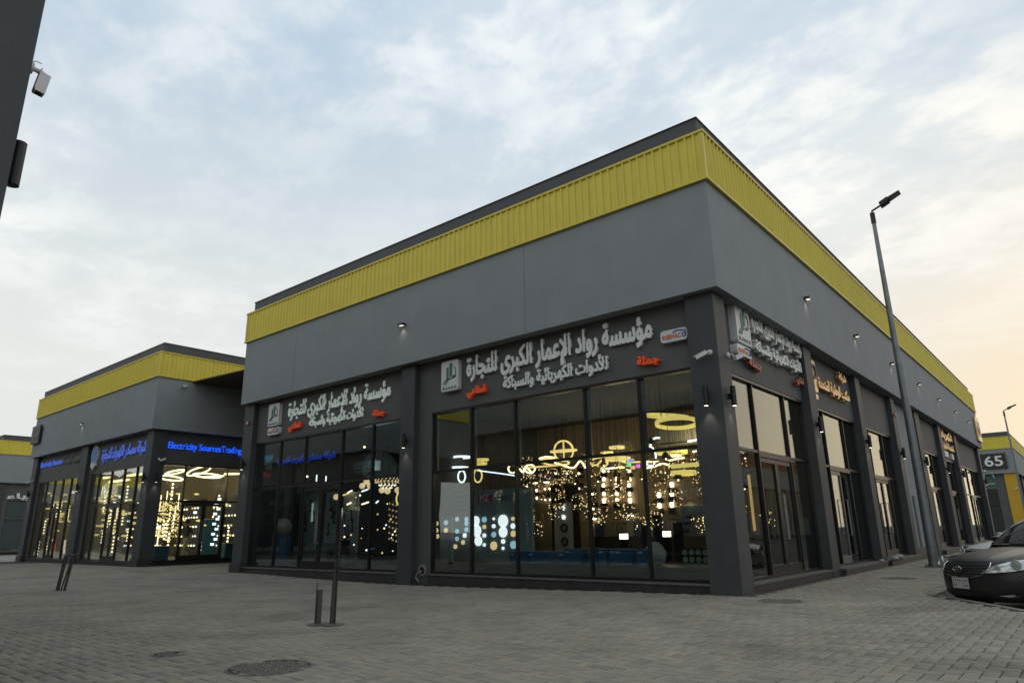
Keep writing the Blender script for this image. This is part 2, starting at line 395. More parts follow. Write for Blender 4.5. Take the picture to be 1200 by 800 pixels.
    vs = [(p[0], -depth, p[1]) for p in P_]; back = {}
    for e in rim:
        for q in e:
            if q not in back: back[q] = len(vs); vs.append((P_[q][0], 0, P_[q][1]))
    fs = faces+[(b_, a_, back[a_], back[b_]) for a_, b_ in rim]
    me = bpy.data.meshes.new(name); me.from_pydata(vs, [], fs); me.materials.append(m); me.update(); return me

# ------------------------------------------------------------------ ground
def gz(x, y): return -.105*math.exp(-((x+8.2)/5.2)**2)*math.exp(-((y-.0)/4.2)**2)
KA = (2.02, 1.64); KD = (.58, -.8146)
def in_road(x, y, m=0.0):
    if y >= KA[1]: return x > KA[0]-m
    t = (KA[1]-y)/-KD[1]; return x > KA[0]+KD[0]*t-m
mb = MB()
xs = np.concatenate([np.arange(-120, -30, 10), np.arange(-30, 2.0, .8), [KA[0]]]); ys = np.concatenate([[-60, -40, -20], np.arange(-14, 8, .8), [8, 20, 40, 80, 160]])
for i in range(len(xs)):
    for j in range(len(ys)): mb.v.append((float(xs[i]), float(ys[j]), gz(xs[i], ys[j])-.012))
for i in range(len(xs)-1):
    for j in range(len(ys)-1):
        a = i*len(ys)+j; mb.f.append((a, a+len(ys), a+len(ys)+1, a+1)); mb.m.append(0)
t2 = (KA[1]+60)/-KD[1]
mb.add([(KA[0], KA[1], -.012), (KA[0], -60, -.012), (KA[0]+KD[0]*t2, -60, -.012)], [(0, 1, 2)])
paving = struct(link('pavement', mb.mesh('pavement', joint_m)))
mb = MB(); mb.add([(KA[0]-.3, KA[1], -.167), (KA[0]-.3, 400, -.167), (200, 400, -.167), (200, -60, -.167), (KA[0]+KD[0]*t2-.3, -60, -.167)], [(0, 4, 3, 2, 1)])
struct(link('parking_road', mb.mesh('parking_road', asphalt)))
mb = MB(); mb.add([(-900, -900, -.2), (900, -900, -.2), (900, 900, -.2), (-900, 900, -.2)], [(0, 1, 2, 3)])
struct(link('ground', mb.mesh('ground', conc)))
# painted parking bay lines on the road, 45 degrees
kerb = struct(link('kerb', None))
def kerb_line(p, d, n):
    d = Vector((d[0], d[1], 0)).normalized(); q = Vector((d.y, -d.x, 0))
    me = MB().box(0, .87, 0, .10, -.17, -.001).mesh('kerb_stone', mat('kerb_concrete', (.20, .185, .15), .9, noise_amt=.25, noise_scale=8))
    for i in range(n):
        a = Vector((p[0], p[1], -.002)) + d*(i*.885)
        link('kerb_stone', me, kerb, a, (0, 0, math.atan2(d.y, d.x)))
kerb_line((KA[0]+.118, KA[1]), (0, 1), 24)
kerb_line((KA[0]+.1-KD[0]*.0+.02, KA[1]-.02), KD, 10)

Wp = .1045; Lp = 2*Wp; G = .0078
cells = []
half = R_(41); yaw = math.atan2(CF.y, CF.x)
def want(x, y):
    if in_road(x, y, .02): return False
    if x < -.02 and y > .20 and x > -15.5: return False
    if -36.6 < x < -22.3 and y > .3: return False
    if y < -9.5 and x < -.02: return False
    dx, dy = x-CAM.x, y-CAM.y; d = math.hypot(dx, dy)
    if d > (38 if x < -12 else 25) or d < 1.2: return False
    a = (math.atan2(dy, dx)-yaw+math.pi) % (2*math.pi)-math.pi
    return abs(a) < half or d < 4
n0 = int(38/Wp)
for i in range(-n0, n0):
    for j in range(-n0, n0):
        k = (i-j) % 4
        x = i*Wp-8; y = j*Wp-1
        if k == 0: c = (x+Wp, y+Wp/2, 0)       # lies along x
        elif k == 3: c = (x+Wp/2, y+Wp, 1)     # stands along y
        else: continue
        if want(c[0], c[1]): cells.append(c)
COVERS = [(-1.03, -7.25, .31), (-2.37, -7.44, .125), (.55, -.26, .29), (1.00, 5.05, .30)]
cells = [c for c in cells if all(math.hypot(c[0]-q[0], c[1]-q[1]) > q[2]+.03 for q in COVERS)]
def big_px(c):
    d = math.hypot(c[0]-CAM.x, c[1]-CAM.y)
    v = Vector((c[0], c[1], 0))-CAM; z = v.dot(CF)
    if z < .3: return 1e9
    u = 600+FPX*v.dot(CR)/z; w_ = 400-FPX*v.dot(CU)/z
    return d if (-15 < u < 1215 and w_ < 815) else 1e6+d
cells.sort(key=big_px)
def paver_geo(lx, ly):
    hx, hy = lx/2-G/2, ly/2-G/2; e = .005; z1, z2, z3 = -.03, -.005, 0
    vs = [(-hx, -hy, z1), (hx, -hy, z1), (hx, hy, z1), (-hx, hy, z1), (-hx, -hy, z2), (hx, -hy, z2), (hx, hy, z2), (-hx, hy, z2),
          (-hx+e, -hy+e, z3), (hx-e, -hy+e, z3), (hx-e, hy-e, z3), (-hx+e, hy-e, z3)]
    fs = [(8, 9, 10, 11)] + [(a, (a+1) % 4, 4+(a+1) % 4, 4+a) for a in range(4)] + [(4+a, 4+(a+1) % 4, 8+(a+1) % 4, 8+a) for a in range(4)]
    return np.array(vs), fs
TONES = [(1, 1, 1), (.94, .94, .96), (1.05, 1.045, 1.02), (.87, .88, .91), (1.09, 1.07, 1.03), (.79, .80, .84), (1.01, .98, .93), (.97, .97, .97)]
GEO = [paver_geo(Lp, Wp), paver_geo(Wp, Lp)]
def tone_attr(me, cols):
    a = me.attributes.new('tone', 'FLOAT_COLOR', 'POINT'); a.data.foreach_set('color', np.asarray(cols, np.float32).ravel())
protos = {}
for o_ in (0, 1):
    for ti, tcx in enumerate(TONES):
        vs, fs = GEO[o_]; me = bpy.data.meshes.new('paver'); me.from_pydata([tuple(v) for v in vs], [], fs); me.materials.append(paver_m)
        tone_attr(me, [(*tcx, 1)]*len(vs)); protos[(o_, ti)] = me
def tone_i(): return random.choices(range(8), (6, 5, 5, 3, 2, 2, 3, 5))[0]
for c in cells[:300]:
    link('paver', protos[(c[2], tone_i())], paving, (c[0], c[1], gz(c[0], c[1])+random.uniform(-.002, .0015)), (random.gauss(0, .006), random.gauss(0, .006), 0))
rest = cells[300:]
nV = 12; n = len(rest)
V = np.zeros((n, nV, 3)); T = np.ones((n, nV, 4)); ori = np.array([c[2] for c in rest]); cc = np.array([(c[0], c[1], gz(c[0], c[1])) for c in rest])
for o_ in (0, 1): V[ori == o_] = GEO[o_][0]
tilt = rng.normal(0, .007, (n, 2))
V[:, :, 2] += V[:, :, 0]*tilt[:, 0:1] + V[:, :, 1]*tilt[:, 1:2]
V += cc[:, None, :]; V[:, :, 2] += rng.uniform(-.002, .0015, (n, 1))
ti = rng.choice(8, n, p=np.array((6, 5, 5, 3, 2, 2, 3, 5))/31); T[:, :, :3] = np.array(TONES)[ti][:, None, :]
fq = np.array(GEO[0][1]); F = (fq[None]+np.arange(n)[:, None, None]*nV).reshape(-1, 4)
me = bpy.data.meshes.new('pavers'); me.vertices.add(n*nV); me.vertices.foreach_set('co', V.ravel())
me.loops.add(F.size); me.loops.foreach_set('vertex_index', F.ravel().astype(np.int32)); me.polygons.add(len(F))
me.polygons.foreach_set('loop_start', np.arange(0, F.size, 4, dtype=np.int32)); me.update(calc_edges=True); me.materials.append(paver_m)
tone_attr(me, T.reshape(-1, 4)); o = link('pavers', me, paving); o['kind'] = 'stuff'
# paving beyond the laid blocks: thin sheets at paver height
mb = MB(); mb.box(-21.9, -15.9, 6.5, 60, -.008, -.006); mb.box(-120, -36.8, -9, 160, -.008, -.003); mb.box(-15.6, KA[0], 35, 58, -.008, -.003); mb.box(.0, KA[0], 16.2, 35, -.008, -.004)
struct(link('far_paving', mb.mesh('far_paving', farpave)))

# manhole covers
stud_m = mat('dusty_iron', (.15, .142, .12), .85, noise_amt=.3, noise_scale=12)
def cover(x, y, r, label):
    t = thing('manhole_cover', label, 'manhole cover', (x, y, gz(x, y)))
    part('surround', MB().lathe([(r+.16, -.010), (r+.15, -.003), (r+.022, -.002), (r+.022, -.02)], n=36), mat('mortar_ring', (.17, .16, .13), .95, noise_amt=.3, noise_scale=10), t)
    part('frame', MB().lathe([(r+.02, -.02), (r+.02, .0005), (r, .0005), (r, -.012), (0.001, -.012)], n=36), mat('dusty_iron_frame', (.10, .095, .082), .8, noise_amt=.3, noise_scale=12), t)
    mb = MB(); s = .05
    for i in range(-9, 10):
        for j in range(-9, 10):
            px_, py_ = i*s+(j % 2)*s/2, j*s
            if math.hypot(px_, py_) < r-.02 and random.random() > .03: mb.tube([(px_, py_, -.012), (px_, py_, .0)], [.022, .018], 6)
    part('tread_pattern', mb, stud_m, t)['kind'] = 'stuff'
cover(*COVERS[0], 'large round cast iron cover with studded tread in the foreground paving')
cover(*COVERS[1], 'small round iron cover left of the large one in the foreground')
cover(*COVERS[2], 'round cover in the paving beside the corner pillar')
cover(*COVERS[3], 'round cover in the paving near the street lamp by the parked car')

# ------------------------------------------------------------------ buildings
HS, HYB, HYT, HP = 4.94, 6.93, 7.92, 8.29
def cladding(mb, s0, s1, P, z0, z1):
    """corrugated sheet; P(s, d, z) maps facade coordinates to points"""
    pitch = .165; s = s0; prof = []
    while s < s1-.001:
        for ds, d in ((0, 0), (.088, 0), (.104, .030), (.120, .036), (.136, .030), (.152, 0)):
            if s+ds < s1: prof.append((s+ds, d*-1))
        s += pitch
    prof.append((s1, 0))
    vs = [P(a, -.02+d, z0) for a, d in prof]+[P(a, -.02+d, z1) for a, d in prof]; n = len(prof)
    mb.add(vs, [(i, i+1, n+i+1, n+i) for i in range(n-1)])
class Building:
    def __init__(b, label, loc, Lx, Dy, fy=1, clad=None, cladt=None):
        b.t = thing('commercial_building', label, 'building', (loc[0], loc[1], 0)); b.L = Lx; b.D = Dy; b.fy = fy
        clad = clad or yellow; cladt = cladt or yellow_d
        b.front = lambda s, d, z: (s, fy*d, z)                 # s = x, d inwards
        b.side = lambda s, d, z: (-d, fy*s, z)                 # s = y, d inwards from the +x face
        b.west = lambda s, d, z: (-Lx+d, fy*s, z)
        b.rear = lambda s, d, z: (s, fy*(Dy-d), z)
        y0, y1 = 0, fy*Dy
        # upper wall: four walls with a flat soffit
        mb = MB(); mb.box(-Lx, 0, y0, fy*.3, HS, HYB); mb.box(-Lx, 0, y1-fy*.3, y1, HS, HYB); mb.box(-.3, 0, fy*.3, y1-fy*.3, HS, HYB); mb.box(-Lx, -Lx+.3, fy*.3, y1-fy*.3, HS, HYB)
        b.upper = part('upper_wall', mb, stucco, b.t)
        part('ceiling_slab', MB().box(-Lx+.3, -.3, fy*.3, y1-fy*.3, HS+.002, HS+.2), signwall, b.t)
        mb = MB()
        for P, n in ((b.front, (-Lx, 0)), (b.side, (0, Dy)), (b.west, (0, Dy)), (b.rear, (-Lx, 0))): cladding(mb, n[0], n[1], P, HYB+.02, HYT-.02)
        cl = part('cladding', mb, clad, b.t)
        part('corner_trim', MB().box(-.03, .045, -.045*fy, .03*fy, HYB+.036, HYT-.046), cladt, cl); part('corner_trim', MB().box(-Lx-.045, -Lx+.03, -.045*fy, .03*fy, HYB+.036, HYT-.046), cladt, cl)
        mb = MB()
        for z0, z1, e in ((HYB-.0, HYB+.035, .062), (HYT-.045, HYT, .062)):
            mb.box(-Lx-e, e, min(y0-e*fy, y0+.02*fy), max(y0-e*fy, y0+.02*fy), z0, z1); mb.box(-Lx-e, e, y1-.02*fy, y1+e*fy, z0, z1)
            mb.box(-.02, e, y0+.02*fy, y1-.02*fy, z0, z1); mb.box(-Lx-e, -Lx+.02, y0+.02*fy, y1-.02*fy, z0, z1)
        part('trim', mb, cladt, cl)
        part('roof', MB().box(-Lx+.02, -.02, fy*.02, y1-fy*.02, HYB+.03, HYT-.05), parapet_m, b.t)
        mb = MB(); i = .11
        mb.box(-Lx+i, -i, fy*i, fy*(i+.2), HYT-.05, HP); mb.box(-Lx+i, -i, y1-fy*i, y1-fy*(i+.2), HYT-.05, HP); mb.box(-i-.2, -i, fy*(i+.2), y1-fy*(i+.2), HYT-.05, HP); mb.box(-Lx+i, -Lx+i+.2, fy*(i+.2), y1-fy*(i+.2), HYT-.05, HP)
        pp = part('parapet', mb, parapet_m, b.t)
        mb = MB(); c = .02
        mb.box(-Lx+i-c, -i+c, fy*(i-c), fy*(i+.2+c), HP, HP+.02); mb.box(-i-.2-c, -i+c, fy*(i+.2+c), y1-fy*(i+.2+c), HP, HP+.02)
        mb.box(-Lx+i-c, -i+c, y1-fy*(i-c), y1-fy*(i+.2+c), HP, HP+.02); mb.box(-Lx+i-c, -Lx+i+.2+c, fy*(i+.2+c), y1-fy*(i+.2+c), HP, HP+.02)
        part('coping', mb, black_m, pp)
    def box(b, P, s0, s1, d0, d1, z0, z1, mb=None):
        p, q = P(s0, d0, z0), P(s1, d1, z1); mb = mb or MB(); mb.box(p[0], q[0], p[1], q[1], z0, z1); return mb
    def pillar(b, P, s0, s1, d0=.16, d1=.9, m=None, foot=0):
        o = part('pillar', b.box(P, s0, s1, d0, d1, -.15, HS), m or darkpaint, b.t)
        if foot: part('pillar_foot', b.box(P, s0-.03, s1+.03, d0-.05, d1-.01, -.15, .26), plinth_m, o)
        return o
    def bay(b, P, s0, s1, g0, g1, mulls, door=None, open_leaf=False, sd=.32, gd=.40, gm=None, zt=3.71, ztr=2.34, zb=.14, light_posts=False, step=None, fm=None):
        """sign wall above, side infill, plinth and glazing between two pillars; every pane its own object"""
        fm = fm or frame_m; gm = gm or win
        mb = b.box(P, s0, s1, sd, sd+.2, zt, HS)
        if g0 > s0+.01: b.box(P, s0, g0, sd, sd+.2, -.1, zt, mb)
        if g1 < s1-.01: b.box(P, g1, s1, sd, sd+.2, -.1, zt, mb)
        part('sign_wall', mb, signwall, b.t)
        pl = part('plinth', b.box(P, g0, g1, sd-.05 if step is None else step, gd+.1, -.2, zb-.03), plinth_m, b.t)
        part('plinth_cap', b.box(P, g0, g1, sd-.08 if step is None else step-.02, gd+.02, zb-.03, zb), step_m if step is not None else frame_m, pl)
        f = .035
        mb = MB()
        b.box(P, g0, g1, sd+.01, gd+.06, zt-.05, zt, mb); b.box(P, g0, g1, gd-.05, gd+.05, zb, zb+.05, mb)
        edges = [g0+f/2]+list(mulls)+[g1-f/2]
        for s in (edges[0], edges[-1]): b.box(P, s-f/2, s+f/2, gd-.045, gd+.045, zb+.05, zt-.05, mb)
        W_ = part('shop_window', mb, fm, b.t)
        for s in mulls: part('mullion', b.box(P, s-f/2, s+f/2, gd-.05, gd+.045, zb+.05, zt-.05), frame_l if light_posts == 2 else fm, W_)
        for a, c in zip(edges[:-1], edges[1:]):
            if light_posts: part('post_strip', b.box(P, a+f/2+.005, a+f/2+.07, gd+.02, gd+.06, ztr+.03, zt-.05), frame_l, W_)
            part('transom', b.box(P, a+f/2, c-f/2, gd-.042, gd+.042, ztr-.025, ztr+.025), fm, W_)
            part('pane', b.box(P, a+f/2, c-f/2, gd-.004, gd+.004, ztr+.025, zt-.05), gm, W_)
            if door and a >= door[0]-.05 and c <= door[1]+.05:
                nl = 2 if c-a > 1.0 else 1; top = ztr-.085
                part('door_head', b.box(P, a+f/2, c-f/2, gd-.05, gd+.05, top, ztr-.025), fm, W_)
                for k in range(nl):
                    p0 = a+f/2+(c-a-f)*k/nl+.006; p1 = a+f/2+(c-a-f)*(k+1)/nl-.006; e = .06
                    dmb = MB()
                    if open_leaf and k == open_leaf-1:
                        # leaf swung inwards round its outer jamb
                        hs = p1 if k == nl-1 else p0; wd = p1-p0; sgn = -1 if k == nl-1 else 1
                        Q = lambda s, d, z, hs=hs, sgn=sgn: P(hs+sgn*(d-gd)*.35, gd+.03+(s-p0), z)
                    else: Q = P
                    b.box(Q, p0, p0+e, gd-.03, gd+.03, zb+.01, top-.01, dmb); b.box(Q, p1-e, p1, gd-.03, gd+.03, zb+.01, top-.01, dmb)
                    b.box(Q, p0+e, p1-e, gd-.03, gd+.03, zb+.01, zb+.2, dmb); b.box(Q, p0+e, p1-e, gd-.03, gd+.03, top-.09, top-.01, dmb)
                    dr = part('door', dmb, fm if not open_leaf else frame_l, b.t)
                    part('pane', b.box(Q, p0+e, p1-e, gd-.004, gd+.004, zb+.2, top-.09), gm, dr)
                    hs_ = p1-.03 if k == 0 and nl == 2 else p0+.03
                    if Q is P:
                        hp = [P(hs_, gd-.03, .78), P(hs_, gd-.11, .78), P(hs_, gd-.11, 1.6), P(hs_, gd-.03, 1.6)]
                        part('handle', MB().tube(hp, .014, 6), galv, dr)
            else:
                part('pane', b.box(P, a+f/2, c-f/2, gd-.004, gd+.004, zb+.05, ztr-.025), gm, W_)
    def room(b, x0, x1, y0, y1, wall, floor=None, ceil=None, zc=4.3, open_sides=''):
        f = b.fy; mb = MB(); e = .08
        part('shop_floor', MB().box(x0, x1, f*y0, f*y1, .06, .12), floor or floor_m, b.t)
        part('shop_ceiling', MB().box(x0, x1, f*y0, f*y1, zc, zc+.1), ceil or ceil_m, b.t)
        if 'b' not in open_sides: mb.box(x0, x1, f*y1, f*(y1+e), .05, zc+.1)
        if 'l' not in open_sides: mb.box(x0-e, x0, f*y0, f*(y1+e), .05, zc+.1)
        if 'r' not in open_sides: mb.box(x1, x1+e, f*y0, f*(y1+e), .05, zc+.1)
        return part('shop_wall', mb, wall, b.t)

# ---- main building
main = Building('large grey corner shop building with yellow corrugated band and dark pillars', (0, 0), 15.6, 34.74)
P, S = main.front, main.side
main.pillar(P, -15.6, -15.06, foot=1); main.pillar(P, -8.2, -7.72); main.pillar(P, -.68, -.16, d1=.64)
main.bay(P, -15.06, -8.2, -15.06, -8.2, [-13.75, -12.47, -10.76, -9.49], door=(-12.47, -10.76), step=.20)
main.bay(P, -7.72, -.68, -7.28, -.68, [-6.06, -4.80, -3.03, -1.83], step=.26, light_posts=True)
for a, c in ((4.93, 5.45), (9.2, 9.68), (13.4, 13.9), (17.1, 17.9), (21.8, 22.5), (25.9, 26.6), (33.9, 34.5)): main.pillar(S, a, c, d1=.62)
main.bay(S, .64, 4.93, .64, 4.93, [2.05, 3.78], door=(2.05, 3.78), gm=win_r, step=.17, zt=3.66)
main.bay(S, 5.45, 9.2, 5.45, 9.2, [6.45, 8.1], door=(6.45, 8.1), open_leaf=2, gm=win_r, step=.05, zt=3.66)
main.bay(S, 9.68, 13.4, 9.68, 13.4, [10.7, 12.3], door=(10.7, 12.3), gm=win_r, step=.05, zt=3.66)
part('blank_wall', main.box(S, 13.9, 17.1, .30, .5, -.1, HS), stucco, main.t)
part('plinth', main.box(S, 13.9, 17.1, .22, .30, -.1, .30), plinth_m, main.t)
main.bay(S, 17.9, 21.8, 17.9, 21.8, [18.5, 20.4], door=(18.5, 20.4), gm=win_r, step=.05, zt=3.66)
main.bay(S, 22.5, 25.9, 22.5, 25.9, [23.1, 25.0], door=(23.1, 25.0), gm=win_r, step=.05, zt=3.66)
main.bay(S, 26.6, 33.9, 26.6, 33.9, [28.2, 29.8, 31.6], door=(29.8, 31.6), gm=win_r, step=.05, zt=3.66)
# expansion joint lines in the upper wall
for xj in (-4.16, -12.74): part('wall_joint', MB().box(xj-.003, xj+.003, -.002, .001, HS+.02, HYB-.04), darkpaint, main.upper)
# west and north walls, interiors
mb = MB(); mb.box(-15.55, -15.35, .9, 34.5, -.1, HS); mb.box(-15.35, -.6, 34.3, 34.5, -.1, HS); part('outer_wall', mb, stucco, main.t)
main.room(-7.95, -.42, .46, 5.15, wallbrown, open_sides='lr', zc=3.85)
part('shop_wall', MB().box(-8.03, -7.95, .46, 5.23, .05, 4.4), walldark, main.t)
main.room(-15.3, -8.03, .46, 5.15, walldark, open_sides='r')
for y0, y1, wl in ((5.25, 9.4, walldark), (9.45, 13.6, walldark), (17.3, 21.9, walldark), (22.1, 26.1, walldark), (26.2, 34.2, walldark)):
    main.room(-5.0, -.42, y0, y1, wl, open_sides='r')

# ---- building on the left across the lane
LB = (-22.237, .107)
left = Building('grey corner shop building with blue lit lettering across the lane on the left', LB, 14.1, 34.7)
P, S = left.front, left.side
left.pillar(P, -14.1, -13.45, foot=1); left.pillar(P, -7.55, -6.75, foot=1); left.pillar(P, -.75, -.16, d1=.66, foot=1)
left.bay(P, -13.45, -7.55, -13.2, -7.75, [-12.2, -11.1, -10.0, -8.9], door=(-11.1, -10.0), gm=win_w)
left.bay(P, -6.75, -.75, -6.45, -.85, [-5.6, -4.3, -3.0, -1.8], door=(-4.3, -3.0), gm=win_w)
left.bay(S, .66, 5.3, .66, 5.3, [1.60, 3.30], door=(1.60, 3.30))
left.pillar(S, 5.3, 5.9, d1=.62)
part('outer_wall', MB().box(-.5, -.3, 5.9, 34.5, -.1, HS), stucco, left.t)
mb = MB(); mb.box(-14.1+.05, -13.9, .9, 34.5, -.1, HS); part('outer_wall', mb, stucco, left.t)
left.room(-13.8, -.46, .46, 5.9, wallwarm, mat('pale_floor', (.4, .38, .33), .3), mat('pale_ceiling', (.30, .29, .26), .9), open_sides='r')

# ---- building with number 65 at the far right
b65 = Building('distant grey building with yellow band and number 65 beyond the main building', (-.19, 58.56), 16, 25)
P, S = b65.front, b65.side
ypaint = mat('yellow_pillar_paint', (.55, .33, .02), .6)
b65.pillar(P, -16, -15.4); b65.pillar(P, -8, -7.4); b65.pillar(P, -.95, -.16, m=ypaint, d1=.7)
b65.bay(P, -15.4, -8, -15.2, -8.1, [-13, -11, -9.5], gm=win_w); b65.bay(P, -7.4, -.95, -7.2, -1.6, [-5.4, -3.3], gm=win)
for a in (6, 12, 18): b65.pillar(S, a, a+.6)
for a, c in ((.7, 6), (6.6, 12), (12.6, 18), (18.6, 25)): b65.bay(S, a, c, a, c, [a+2, c-1.5], gm=win_r)
b65.room(-15, -.5, .5, 6, walldark)

# ---- far left building
fl = Building('distant grey building with yellow band at the left edge', (-54.8, 3.0), 16, 26)
P, S = fl.front, fl.side
for a in (0.16, 7, 14, 21, 25.3): fl.pillar(S, a, a+.6)
for a, c in ((.76, 7), (7.6, 14), (14.6, 21), (21.6, 25.3)): fl.bay(S, a, c, a+.3, c-.3, [a+2, (a+c)/2+.3, c-1.5], gm=win_w)
part('outer_wall', MB().box(-15.9, -.2, .3, .5, -.1, HS), stucco, fl.t)
fl.room(-6, -.5, .9, 25, walldark)

# ---- building beside the camera (only its corner pillar shows at the left edge; the rest is reflected in the shop glass)
near = Building('dark building corner right beside the viewer at the left edge of the picture', (0, -9.50), 15.6, 20, fy=-1)
P, S = near.front, near.side
near.pillar(P, -15.6, -15.06); near.pillar(P, -8.2, -7.6); near.pillar(P, -.68, -.16, d1=.7)
near.bay(P, -15.06, -8.2, -15.0, -8.3, [-13, -11.5, -9.8]); near.bay(P, -7.6, -.68, -7.3, -.68, [-6, -4.5, -2.5])
for a in (6, 12, 19.2): near.pillar(S, a, a+.6)
near.bay(S, .7, 6, .7, 6, [2, 4]); near.bay(S, 6.6, 12, 6.6, 12, [8, 10]); near.bay(S, 12.6, 19.2, 12.6, 19.2, [14, 16])
near.room(-15, -.5, .5, 5, walldark)
opp = Building('grey shop building with yellow band out of view, mirrored in the left shop windows', (-22.24, -9.44), 14.1, 20, fy=-1)
for a in (-14.1, -7.4, -.7): opp.pillar(opp.front, a, a+.55)
opp.bay(opp.front, -13.55, -7.4, -13.5, -7.4, [-11.5, -9.5]); opp.bay(opp.front, -6.85, -.7, -6.8, -.7, [-5, -3])
opp.room(-14, -.3, .5, 5, walldark)
farw = Building('grey building with yellow band far out of view to the west, mirrored in glass', (-84, -48), 14, 44)
for a in range(0, 44, 6): farw.pillar(farw.side, a+.16, a+.8)
part('outer_wall', MB().box(-.6, -.35, .3, 43.5, -.1, HS), darkpaint, farw.t)
east = Building('grey building with red brown band across the car park, mirrored in the side glass', (36, 8), 15, 74, clad=redclad, cladt=redclad)
for a in range(0, 74, 6): east.pillar(east.west, a+.16, a+.8)
part('outer_wall', MB().box(-14.6, -14.35, .3, 73.5, -.1, HS), mat('east_wall_paint', (.18, .17, .15), .7, noise_amt=.3, noise_scale=.3), east.t)

# canopy in the lane between the two buildings
mb = MB()
pts = [(-22.22, 1.40), (-15.62, 2.10), (-15.62, 20), (-22.22, 20)]
mb.add([(x, y, 6.88) for x, y in pts]+[(x, y, 6.93) for x, y in pts], [(3, 2, 1, 0), (4, 5, 6, 7), (0, 1, 5, 4), (1, 2, 6, 5), (2, 3, 7, 6), (3, 0, 4, 7)])
can = thing('lane_canopy', 'dark brown canopy roofing the lane between the two shop buildings', 'canopy', (-18.9, 2, 6.88))
o = part('sheet', mb, mat('canopy_underside', (.09, .06, .035), .9), can); o.location = (18.9, -2, -6.88)
for i, y in enumerate((4.5, 9, 13.5)): o = part('beam', MB().box(-22.2, -15.65, y, y+.12, 6.70, 6.878), black_m, can); o.location = (18.9, -2, -6.88)

# ------------------------------------------------------------------ shop signs
def ruaad_board(t, w_, h_, x, z, dep=.13):
    """white rounded light box with green towers, arcs, navy block and name"""
    mb = MB(); r = .06; pts = []
    for cx0, cz0, a0 in ((w_/2-r, h_/2-r, 0), (-w_/2+r, h_/2-r, 90), (-w_/2+r, -h_/2+r, 180), (w_/2-r, -h_/2+r, 270)):
        for k in range(5): a = R_(a0+k*22.5); pts.append((cx0+r*math.cos(a), cz0+r*math.sin(a)))
    mb.prism(pts, 'y', -dep, 0); b = part('logo_board', mb, board_w, t, loc=(x, 0, z))
    return b
def ruaad_logo(t, w_, h_, x, z, dep=.13):
    b = ruaad_board(t, w_, h_, x, z, dep); d = -dep-.002; q = w_/.62; k = h_/.95
    mb = MB(); mb.prism([(-.11*q, -.12*k), (-.04*q, -.08*k), (-.04*q, .27*k), (-.06*q, .29*k), (-.11*q, .22*k)], 'y', d-.008, d)
    mb.prism([(.0, -.06*k), (.09*q, -.0*k), (.09*q, .37*k), (.05*q, .40*k), (.0, .33*k)], 'y', d-.008, d)
    for x0 in (0, .055, .11):
        mb.tube([((x0-.22+.24*(1-math.cos(a)))*q, d-.004, (-.27+.19*math.sin(a))*k) for a in np.linspace(0, 1.4, 7)], .007, 5)
    part('emblem', mb, green_l, b)
    mb = MB(); mb.prism([(.10*q, -.12*k), (.23*q, -.06*k), (.23*q, .0), (.10*q, -.03*k)], 'y', d-.008, d); mb.tube([(.14*q, d-.004, .27*k), (.22*q, d-.004, .18*k), (.22*q, d-.004, .01*k)], .008, 5)
    part('emblem', mb, navy_l, b)
    part('lettering', text_mesh('lettering', 'RUAAD', w_*.78, h_*.10, .008, green_l, .01, spacing=1.35), None, b, loc=(0, d, -.38*k))
def reemaco(t, w_, h_, x, z, dep=.12):
    b = ruaad_board(t, w_, h_, x, z, dep); d = -dep-.002
    part('lettering', text_mesh('lettering', 'EEMAC', w_*.55, h_*.36, .008, orange_l, .02), None, b, loc=(.0, d, -.08*h_))
    part('lettering', text_mesh('lettering', 'R', w_*.12, h_*.36, .008, orange_l, .02), None, b, loc=(-w_*.36, d, -.08*h_))
    part('lettering', text_mesh('lettering', 'O', w_*.13, h_*.40, .008, blue_l, .03), None, b, loc=(w_*.37, d, -.08*h_))
    mb = MB(); mb.tube([(-.02*w_, d-.004, .22*h_), (.14*w_, d-.004, .36*h_), (.44*w_, d-.004, .26*h_), (.44*w_, d-.004, -.24*h_)], .011, 5); part('emblem', mb, blue_l, b)
ST = {}
T1 = arabic('مؤسسة رواد الإعمار الكبرى للتجارة'); T2 = arabic('للأدوات الكهربائية والسباكة'); T3 = arabic('قطاعي'); T4 = arabic('جملة')
T5 = arabic('شركة مصادر الكهرباء للتجارة')
def lettering(t, body, w_, h_, x, z, m, depth=.055, bold=.034, label=None, spacing=1.0):
    key = (body, round(w_, 2), round(h_, 2), m.name)
    if key not in ST: ST[key] = text_mesh('lettering', body, w_, h_, depth, m, bold, spacing)
    return part('lettering', ST[key], None, t, label=label, loc=(x, -.01, z))
def sign(label, loc, rz=0): return thing('shop_sign', label, 'sign', loc, rz)
Y0 = .318
t = sign('white raised two line Arabic lettering on the front bay beside the corner pillar', (-3.75, Y0, 4.3))
lettering(t, T1, 4.7, .66, 0, .215, letter_w, bold=.045); lettering(t, T2, 2.64, .40, .05, -.245, letter_w, bold=.045)
t = sign('red Arabic word under the left end of the corner bay lettering', (-5.78, Y0, 3.985)); lettering(t, T3, .56, .26, 0, 0, red_l, .09)
t = sign('red Arabic word under the right end of the corner bay lettering', (-1.52, Y0, 3.945)); lettering(t, T4, .45, .21, 0, 0, red_l, .09)
t = thing('logo_sign', 'white light box with green towers left of the lettering on the corner bay', 'sign', (-6.59, Y0, 4.47)); ruaad_logo(t, .55, .71, 0, 0, .11)
t = thing('brand_sign', 'small white plate reading REEMACO at the right of the corner bay', 'sign', (-.965, Y0, 4.31)); reemaco(t, .52, .22, 0, 0, .10)
t = sign('white raised two line Arabic lettering on the left front bay', (-11.05, Y0, 4.26))
